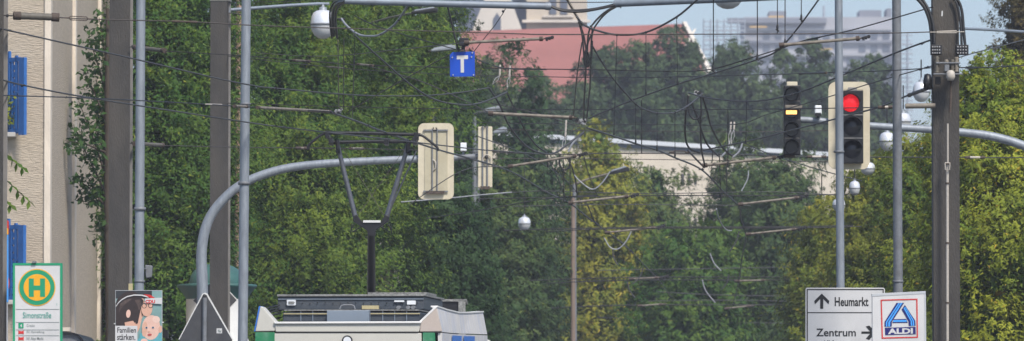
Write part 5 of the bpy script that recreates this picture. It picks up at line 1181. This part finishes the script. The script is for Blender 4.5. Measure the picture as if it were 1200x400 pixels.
# ------------------------------------------------------------------ traffic signals
def signal_left():
    d=90.; u=m_per_px(d); base=P(239.5,400,d)
    t=thing('signal_mast',(base.x,d,0),'curved galvanised signal mast arching over the tram','signal mast')
    path=[(238.5,400),(237,330),(236,300),(239,275),(246,255),(258,238),(276,221),(300,208),(335,197.5),(380,192),(440,188.5),(500,186),(536,184.5)]
    pp=[P(x,y,d) for x,y in path]; pp=[Vector((base.x,d,0))]+spline(pp,5)
    n=len(pp); MB().tube(pp,[ (6.6 if i<8 else max(4.2,6.4-2.4*(i-8)/(n-8)))*u for i in range(n)],18).build('arm_tube','galvanised',t)
    MB().tube([P(534,184.6,d),P(570,183.2,d)],3.4*u,12).build('arm_end','galvanised_dull',t)
    MB().lathe((base.x,d,0),[(.22,0),(.22,.04),(.13,.06),(.13,.3),(.1,.31)],16).build('foot_collar','galvanised_dull',t)
    b=MB(); b.box(P(539.5,177,d-.08),P(546.8,168,d+.08)); cm=b.build('detector','lamp_white',t,.01); MB().tube([P(543,184,d),P(543,177,d)],1.4*u,8).build('detector_foot','galvanised',t)
    ts=thing('traffic_light',tuple(P(511,190,d)),'cream backboard of a traffic light seen from behind, above the tram','traffic light')
    dd=d-.12
    poly(rrect(490,144.5,531.8,233.8,7),dd,0,'cream_plastic',ts,'backboard',.02)
    MB().prism([P(x,y,dd-.012) for x,y in rrect(497.5,153,524.5,225.5,1.5)],.012).build('housing','cream_dark',ts)
    for x in (506.6,512.3): MB().tube([P(x,151,dd-.03),P(x,225,dd-.03)],.8*u,8).build('strap','galvanised_dull',ts)
    for y in (152.8,224.5): b=MB(); b.box(P(496,y+.8,dd-.035),P(525,y-.8,dd-.013)); b.build('bracket','galvanised_dull',ts)
    b=MB(); b.box(P(499,227.2,dd-.06),P(521,224,dd-.03)); b.build('lower_clamp','rust',ts)
    MB().tube([P(508,149.5,dd-.03),P(507,153,dd-.03),P(512,153,dd-.03),P(511,149.5,dd-.03)],.9*u,6).build('cable_gland','signal_black',ts)
    MB().tube([P(507,187,dd-.03),P(510.5,190,dd-.04),P(510.5,197,dd-.04),P(507,200,dd-.03)],.9*u,6).build('cable_loop','insulator_pale',ts)
    MB().tube([P(524,153,dd-.02),P(524,180,dd-.02)],.5*u,6).build('conduit','galvanised_dull',ts)
    t2=thing('narrow_signal',tuple(P(568,184,d)),'narrow cream signal head seen from behind, right of the larger backboard','traffic light')
    b=MB(); b.box(P(560,220,d-.14),P(577,149.5,d+.1)); b.build('housing','cream_plastic',t2,.012)
    for x in (565.6,571): MB().tube([P(x,148,d-.16),P(x,219,d-.16)],.9*u,8).build('strap','galvanised_dull',t2)
    MB().tube([P(564.6,150,d-.16),P(566,146.5,d-.16),P(568.3,149.5,d-.16),P(570,146.5,d-.16),P(572,150,d-.16)],.8*u,6).build('cable_gland','signal_black',t2)
    b=MB(); b.box(P(563,222,d-.17),P(574,218.5,d-.12)); b.build('lower_clamp','rust',t2)
    b=MB(); ring_c=P(570.5,187,d-.17); b.tube([ring_c+Vector((math.cos(a)*5*u,0,math.sin(a)*5.5*u)) for a in [i*2*math.pi/14 for i in range(15)]],.8*u,6); b.build('cable_loop','insulator_pale',t2)
    b=MB(); b.sphere(P(570,184.5,d-.2),2.3*u,8); b.build('arm_cap','signal_black',t2)
signal_left()
def signal_right():
    d=80.; u=m_per_px(d); bx=P(1262,400,d).x
    t=thing('signal_mast',(bx,d,0),'curved galvanised signal arm entering from the right edge','signal mast')
    path=[(1262,400),(1262,270),(1256,225),(1238,196),(1205,173.5),(1165,160.5),(1125,155),(1090,152),(1020,147.5),(970,142.5),(938,140.3)]
    pp=[Vector((bx,d,0))]+spline([P(x,y,d) for x,y in path],5); n=len(pp)
    MB().tube(pp,[max(3.6,6.6-3.0*i/(n-1))*u for i in range(n)],18).build('arm_tube','galvanised',t)
    MB().lathe((bx,d,0),[(.22,0),(.22,.04),(.12,.06),(.12,.3),(.09,.31)],16).build('foot_collar','galvanised_dull',t)
    b=MB(); b.box(P(955,134,d-.1),P(962,124.6,d+.1)); b.build('detector','lamp_white',t,.012)
    b=MB(); b.box(P(955.5,136,d-.16),P(961.5,133,d-.02)); b.tube([P(958.5,140,d),P(958.5,134,d)],1.5*u,8); b.build('detector_foot','signal_black',t)
    ts=thing('traffic_light',tuple(P(995,147,d)),'red traffic light with a cream rimmed backboard','traffic light')
    dd=d-.1
    poly(rrect(970.8,96,1019.4,198.6,9,8),dd,0,'cream_plastic',ts,'backboard',.03)
    poly(rrect(979,104.5,1012.0,192,2),dd,.004,'cream_dark',ts,'recess')
    b=MB(); b.box(P(986.8,192,dd-.02),P(1011.5,106,dd-.20)); b.build('housing','signal_black',ts,.008)
    for i,(y,m_) in enumerate(((121,'lens_red'),(149,'lens_dark'),(175.5,'lens_dark'))):
        ctr=P(996.5 if i==0 else 998.5,y,dd-.205); r=10.2*u
        b=MB(); nn=28; prof=[(1,0),(.8,-.018),(.5,-.03),(.05,-.036)]
        v=[ctr+Vector((r*q*math.cos(2*math.pi*k/nn),z,r*q*math.sin(2*math.pi*k/nn))) for q,z in prof for k in range(nn)]
        b.add(v,[(j*nn+k,j*nn+(k+1)%nn,(j+1)*nn+(k+1)%nn,(j+1)*nn+k) for j in range(3) for k in range(nn)],True)
        ln=b.build('lens',m_,ts)
        if i==0:
            g=MB()
            for k in range(-4,5):
                hw=math.sqrt(max(0,1-(k/4.8)**2))*9.4
                g.tube([P(996.5-hw,121+k*2.1,dd-.236+.003*abs(k)),P(996.5,121+k*2.1,dd-.246+.003*abs(k)),P(996.5+hw,121+k*2.1,dd-.225+.002*abs(k))],.12*u,4)
            g.build('lens_ribs','sign_red',ln)
        vis=MB(); R=r*1.12; a0,a1=math.radians(8),math.radians(172); seg=16
        vv=[ctr+Vector((R*k2*math.cos(a0+(a1-a0)*k/seg),yy,R*k2*math.sin(a0+(a1-a0)*k/seg))) for k2 in (1,1.03) for yy in (0,-.16 if i else -.10) for k in range(seg+1)]
        m2=seg+1; fs=[]
        for q in (0,2): fs+=[((q)*m2+k,(q)*m2+k+1,(q+1)*m2+k+1,(q+1)*m2+k) for k in range(seg)]
        fs+=[(1*m2+k,1*m2+k+1,3*m2+k+1,3*m2+k) for k in range(seg)]
        vis.add(vv,fs,True); vis.build('visor','signal_black',ts)
    for y in (134.8,162): b=MB(); b.box(P(987,y+.5,dd-.21),P(1011.3,y-.5,dd-.2005)); b.build('section_joint','mast_edge',ts)
    b=MB(); b.box(P(994,106,dd-.10),P(1004,103,dd-.02)); b.build('top_clamp','mast_edge',ts)
    t2=thing('tram_signal',tuple(P(927.5,140,d)),'four-part black tram signal with an amber bar lit','traffic light')
    dq=d-.1
    cs=[(101.5,118.5),(119.2,140.5),(141.2,161.8),(162.5,181.5)]
    for i,(y0,y1) in enumerate(cs):
        b=MB(); b.box(P(918.6,y1,dq-.1),P(937.2,y0,dq+.16)); h=b.build('signal_section','signal_black',t2,.012)
        ctr=P(927.5,(y0+y1)/2+1,dq-.105); r=8.2*u
        b=MB(); b.tube([ctr,ctr+Vector((0,-.012,0))],[r,r*.85],24); b.build('lens','lens_dark',h)
        vis=MB(); seg=14; vv=[ctr+Vector((r*1.1*math.cos(math.pi*k/seg),yy,r*1.1*math.sin(math.pi*k/seg))) for yy in (0,-.15) for k in range(seg+1)]
        vis.add(vv,[(k,k+1,seg+1+k+1,seg+1+k) for k in range(seg)],True); vo=vis.build('visor','mast_edge' if i==1 else 'signal_black',h)
    b=MB(); b.box(P(921.2,134.0,dq-.135),P(933.8,129.6,dq-.125)); b.build('lit_bar','lens_white',t2)
    b=MB(); b.box(P(920,127,dq-.26),P(939,124.4,dq-.02)); b.build('light_hood','insulator_brown',t2,.006)
    b=MB(); b.box(P(922,101.3,dq-.06),P(934,96.6,dq+.08)); b.build('top_cap','cream_plastic',t2,.008)
    b=MB(); b.box(P(919.5,185,dq-.04),P(931,181.7,dq+.06)); b.build('lower_clamp','rust',t2)
signal_right()

# ------------------------------------------------------------------ tram
def tram():
    d0=74.; u=m_per_px(d0); c=P(400,400,d0); R=math.radians(6.2)
    t=thing('tram',(c.x,d0,0),'white and green tram front with grey roof boxes coming towards us','tram')
    tx=math.tan(R)
    def Q(px,py,back):       # pixel on the front plane, moved back along the tram axis
        return P(px,py,d0+back)
    def slab(pts,back0,back1,m,name,parent=t,bevel=0):
        f=[P(x,y,d0+max(0,back0))+Vector((0,min(0,back0),0)) for x,y in pts]; bk=[q+Vector(((back1-back0)*tx,back1-back0,0)) for q in f]; n=len(pts); B=MB()
        B.add(f+bk,[tuple(range(n)),tuple(range(2*n-1,n-1,-1))]+[(i,i+n,(i+1)%n+n,(i+1)%n) for i in range(n)]); return B.build(name,m,parent,bevel)
    L=6.0; ZR=lambda z: HOR-(z-CAMZ)*F/d0
    # body
    lo=ZR(.35)
    body=slab([(299,391),(511,391),(512,lo),(297,lo)],.12,L,'tram_cream','body',t,.05)
    slab([(306,ZR(2.75)),(504,ZR(2.75)),(506,ZR(1.15)),(304,ZR(1.15))],.04,.119,'dark_glass','windscreen')
    slab([(298.5,ZR(1.13)),(511.5,ZR(1.13)),(511,ZR(.4)),(299,ZR(.4))],.02,.118,'tram_green','bumper')
    for x in (325,485): slab(ell(x,ZR(.85),10,7),-.0,.019,'lamp_white','headlight')
    # brow: band with a slightly raised front lip
    slab([(322,379.6),(493,379.0),(491,389.4),(323,389.4)],-.05,.6,'tram_cream','roof_brow',t,.012)
    slab([(321,377.4),(494.5,376.8),(493.5,379.2),(322,379.8)],-.08,.5,'tram_white_edge','brow_lip',t,.006)
    slab([(319,390.6),(494,390.6),(494,ZR(2.76)),(319,ZR(2.76))],-.03,.118,'tram_cream','destination_panel',t,.01)
    slab([(322.5,389.5),(494,389.5),(494,390.5),(322.5,390.5)],-.02,.4,'wire_brown','seam')
    # round lamp at the top of the front
    lampo=slab(ell(407,399.5,6.2,6.2),-.06,-.031,'signal_black','top_headlight'); slab(ell(407,399.5,4.6,4.6),-.068,-.0605,'lamp_white','lamp_glass',lampo)
    # horns (front ends of the roof fairings)
    slab([(305.2,359.2),(307.6,360),(323,377.4),(322,388.2),(299.4,388.6)],-.04,.25,'tram_cream','fairing_front',t,.008)
    slab([(303.6,359.0),(305.2,358.8),(299.2,388.6),(297.8,388.6)],-.045,.26,'tram_blue','fairing_edge')
    slab([(299.4,389.6),(322,389.6),(321,ZR(2.2)),(298,ZR(2.2))],-.035,.117,'tram_green','corner_panel')
    slab([(493,377.6),(511.2,360.4),(517.5,388.6),(492,389)],-.04,.05,'tram_beige','fairing_front',t,.006)
    slab([(491.5,376.6),(509.8,359.4),(512.4,359.6),(511.6,361),(493,378.4)],-.046,.3,'tram_white_edge','fairing_lip',t,.004)
    slab([(495.5,390),(509.5,390),(510.2,ZR(2.2)),(495,ZR(2.2))],-.035,.117,'tram_green','corner_panel')
    # right side fairing: three panels following a wavy top edge
    def sidept(f,py,inset=0): return None
    prof=[(512.0,360.0,517.5,389.0,0.0),(524.0,364.0,527.6,390.2,1.25),(538.0,367.4,541.0,391.0,2.7),(552.0,367.2,556.4,391.4,4.2),(566.0,366.2,571.0,392.0,6.0)]
    for i in range(4):
        a,b_=prof[i],prof[i+1]
        A0=P(a[0],a[1],d0+a[4]); A1=P(a[2],a[3],d0+a[4]); B0=P(b_[0],b_[1],d0+b_[4]-.015); B1=P(b_[2],b_[3],d0+b_[4]-.015)
        th=Vector((-.06,.0,0)); B=MB(); B.add([A1,B1,B0,A0,A1+th,B1+th,B0+th,A0+th],[(0,1,2,3),(7,6,5,4),(0,4,5,1),(1,5,6,2),(2,6,7,3),(3,7,4,0)]); B.build('side_fairing','tram_side',t)
        up=Vector((0,0,.018)); B=MB(); th2=Vector((-.08,0,0)); B.add([A0-Vector((-.012,0,0)),B0-Vector((-.012,0,0)),B0+up+Vector((.012,0,0)),A0+up+Vector((.012,0,0)),A0+th2,B0+th2,B0+up+th2,A0+up+th2],[(0,1,2,3),(7,6,5,4),(0,4,5,1),(1,5,6,2),(2,6,7,3),(3,7,4,0)]); B.build('fairing_lip','tram_white_edge',t)
        # upper body side below the seam
        C0=P(a[2]+.2,a[3]+1.2,d0+a[4]); D0=P(b_[2]+.2,b_[3]+1.2,d0+b_[4]-.03); C1=Vector((C0.x+.02,C0.y,1.2)); D1=Vector((D0.x+.02,D0.y,1.2))
        B=MB(); th3=Vector((-.05,0,0)); B.add([C1,D1,D0,C0,C1+th3,D1+th3,D0+th3,C0+th3],[(0,1,2,3),(7,6,5,4),(0,4,5,1),(1,5,6,2),(2,6,7,3),(3,7,4,0)]); B.build('side_panel',('tram_side','tram_blue','tram_side','tram_blue')[i] if i!=1 and i!=3 else 'tram_side',t)
        if i in (1,2):
            o_=Vector((.012,0,0)); E0=C0.lerp(D0,.08)-Vector((0,0,.02))+o_; F0=C0.lerp(D0,.92)-Vector((0,0,.02))+o_; B=MB(); z_=Vector((0,0,-.5)); B.add([E0+z_,F0+z_,F0,E0],[(0,1,2,3)]); B.build('blue_panel','tram_blue',t)
        # roof plate
    slab([(300,389.9),(511,389.9),(511,390.9),(300,390.9)],.1,L,'roof_box','roof_plate')
    # roof boxes
    back1=slab([(331.5,366),(492,366),(492,377),(331.5,377)],1.0,2.2,'roof_box','lower_equipment_box',t,.01)
    slab([(333,363.0),(491,362.8),(491,364.2),(333,364.4)],.98,2.2,'roof_trim','box_lid',back1)
    for x in (352,366,448,462,476): slab([(x,365),(x+.9,365),(x+.9,376.5),(x,376.5)],.985,.999,'roof_box_light','rib',back1)
    slab([(332.5,367.3),(492,367.1),(492,368.3),(332.5,368.5)],.975,.99,'plate_yellow','conduit_strip',back1)
    slab([(383,364.2),(432.5,363.8),(432.5,377.6),(383,378)],.82,.974,'roof_box_light','front_plate',t,.006)
    big=slab([(325.5,348),(496.5,347.6),(496.5,363),(325.5,363.4)],2.3,4.4,'roof_box','upper_equipment_box',t,.012)
    slab([(324.6,345.2),(498,344.8),(498,347.2),(324.6,347.6)],2.27,4.4,'roof_trim','box_lid',big,.004)
    slab([(325.6,350.3),(496.4,350),(496.4,351),(325.6,351.3)],2.28,2.299,'roof_box_light','box_rib',big)
    for x in range(336,490,9): slab(ell(x,354.5+(x%4)*.4,.5,.5,0,8),2.27,2.299,'signal_black','rivet',big)
    slab(rrect(336,351.5,346.5,358,1),2.27,2.299,'lamp_white','label_plate',big); slab(rrect(338,353.4,344.5,356.6,.5),2.264,2.2695,'roof_trim','label_print',big)
    slab(rect(424,358.2,443.8,362.4),2.262,2.299,'plate_yellow','label_plate',big); slab(rect(462,352.2,461.5+12,354),2.262,2.299,'lamp_white','label_plate',big); slab(rect(477,352.4,487,357),2.262,2.299,'lamp_white','label_plate',big)
    for x in (467,478,484): slab(ell(x,360.4,2.6,2.2,0,14),2.2,2.299,'galvanised_dull','cable_plug',big)
    MB().tube([Q(398,362.4,1.9),Q(400,358.5,1.9),Q(403,357.6,1.9),Q(412,357.6,1.9),Q(414.6,358.6,1.9),Q(416,362.4,1.9)],1.0*u,8).build('lifting_handle','galvanised_dull',t)
    for k,yy in enumerate((358,361,364,367.5)): MB().tube([Q(308+3*k,364+3*k,1.2),Q(318,yy+2,1.3),Q(327,yy,2.2)],1.1*u,7).build('roof_cable','black_rubber',t)
    rear=slab([(432,345.6),(499.5,345.2),(500.5,362),(432,362)],4.9,6.0,'roof_box','rear_equipment_box',t,.01); slab([(431,342.9),(500,342.6),(500,345),(431,345.2)],4.88,6.0,'roof_trim','box_lid',rear)
    # second module behind, on the bend
    p=P(511,391,d0)+Vector((6.4*tx,6.5,0)); q=P(300,391,d0)+Vector((6.4*tx,6.5,0)); zt=3.22; s2=-.012
    B=MB(); B.hexa([Vector((x+dy*s2,q.y+dy,z)) for z in (.35,zt) for (x,dy) in ((q.x,0),(p.x,0),(p.x,9.0),(q.x,9.0))]); B.build('rear_module','tram_cream',t,.05)
    B=MB(); B.hexa([Vector((x+dy*s2,q.y+dy,z)) for z in (.5,zt-.1) for (x,dy) in ((q.x+.15,-.5),(p.x-.15,-.5),(p.x-.15,-.01),(q.x+.15,-.01))]); B.build('bellows','signal_black',t)
    bx=P(500,366,d0+8.2); bx2=P(544.5,353.6,d0+8.2); B=MB(); B.box((bx.x-1.2,d0+8.2,zt+.002),(bx2.x,d0+10,bx2.z)); rb=B.build('rear_equipment_box','signal_black',t,.01)
    B=MB(); B.box((bx.x-1.2,d0+8.17,bx2.z+.001),(bx2.x+.03,d0+10,bx2.z+.035)); B.box((bx2.x-.09,d0+8.16,zt+.01),(bx2.x+.012,d0+8.199,bx2.z)); B.build('box_lid','roof_trim',rb)
    for x in (-.85,.85):
        for yb in (1.2,4.8):
            B=MB(); cc=P(405,400,d0)+Vector((yb*tx+x,yb,0)); B.tube([(cc.x-.06,cc.y,.33),(cc.x+.06,cc.y,.33)],.32,18); B.build('wheel','rail_steel',t)
    # pantograph, a folding frame on the roof: part with sub-parts
    D=79.; v=m_per_px(D); K=lambda x,y,dd=0: P(x,y,D+dd)
    pb=MB(); pb.tube([K(435.2,352,1.2),K(435.2,300,.6),K(435.2,268,0)],[5.0*v,4.6*v,4.2*v],10); pan=pb.build('pantograph','panto_black',t)
    B=MB(); B.prism([K(413.8,253.5,-.06),K(418,251.8,-.06),K(424.8,260.5,-.06),K(446,260.5,-.06),K(451.5,251.8,-.06),K(455.8,253.5,-.06),K(455.8,259,-.06),K(440.5,270,-.06),K(439.5,276,-.06),K(431,276,-.06),K(430,270,-.06),K(413.8,259.5,-.06)],.12); B.build('yoke','panto_black',pan,.006)
    B=MB(); B.box(K(425.5,261,-.085),K(446,258.6,.0)); B.build('yoke_plate','column_white',pan)
    for a in (1,-1):
        xc=435+a*23; B=MB(); B.tube([K(435+a*20,263,-.1),K(xc,268,-.12),K(xc-a*1,272,-.12),K(435+a*12,266,-.1)],.8*v,6); B.tube([K(xc,262,-.12),K(xc+a*1,274,-.12)],.6*v,6); B.build('cable_loop','panto_black',pan)
    for (x0,x1) in ((416.2,395.0),(453.2,479.0)):
        B=MB(); B.tube([K(x0,254,0),K(x1,168,0)],[3.2*v,2.7*v],10); B.build('upper_tube','panto_steel',pan)
        B=MB(); B.tube([K(x1+ (1.5 if x1<430 else -1.5),180,-.03),K(x1,164,-.03)],2.5*v,8); B.tube([K(x1,178,-.05),K(x1+2,178,-.08)],2.0*v,8); B.build('tube_joint','panto_black',pan)
    B=MB(); B.tube([K(456,249,.15),K(488,177,.15)],.9*v,7); B.build('parallel_rod','panto_steel',pan)
    for a,b_ in (((402,175),(449.5,252)),((474,175),(420,252))): MB().tube([K(*a,.02),K(*b_,.02)],.30*v,5).build('brace_wire','insulator_grey',pan)
    for y0,y1,dd,x0,x1 in ((156.0,158.2,-.25,381,493),(167.2,166.2,.2,385,486)):
        MB().tube([K(x0,y0,dd),K((x0+x1)/2,(y0+y1)/2-.8,dd),K(x1,y1,dd)],2.0*v,8).build('contact_strip','panto_black',pan)
    MB().tube([K(381,156,-.25),K(376,158.5,-.25),K(365,167,-.25),K(361.5,171,-.25),K(360.5,175,-.25)],1.5*v,8).build('end_horn','panto_black',pan)
    MB().tube([K(493,158.2,-.25),K(498,161,-.25),K(508,169,-.25),K(512.5,173,-.25),K(514,177,-.25)],1.5*v,8).build('end_horn','panto_black',pan)
    for x,y in ((384,158),(388,166),(488,160),(486,166),(453,166.5)):
        B=MB(); B.box(K(x-3,y+2.4,-.28),K(x+3,y-2.2,.22)); B.build('spring_box','panto_black',pan,.004)
    return t
tram()

# ------------------------------------------------------------------ haze
hz = MB(); hz.box((-2420,-160,-1.0),(2420,3920,96)); ho = hz.build('haze', 'paint_white'); ho['kind'] = 'stuff'
hm = bpy.data.materials.new('haze_air'); hm.use_nodes = True; hn = hm.node_tree
for n_ in list(hn.nodes):
    if n_.type == 'BSDF_PRINCIPLED': hn.nodes.remove(n_)
pv = hn.nodes.new('ShaderNodeVolumePrincipled'); pv.inputs['Color'].default_value = (.84,.87,1.0,1); pv.inputs['Density'].default_value = HAZE_DENSITY; pv.inputs['Anisotropy'].default_value = 0.0
hn.links.new(pv.outputs[0], hn.nodes['Material Output'].inputs['Volume'])
ho.data.materials.clear(); ho.data.materials.append(hm)
tag(ho, 'pale summer haze filling the street air', 'haze')
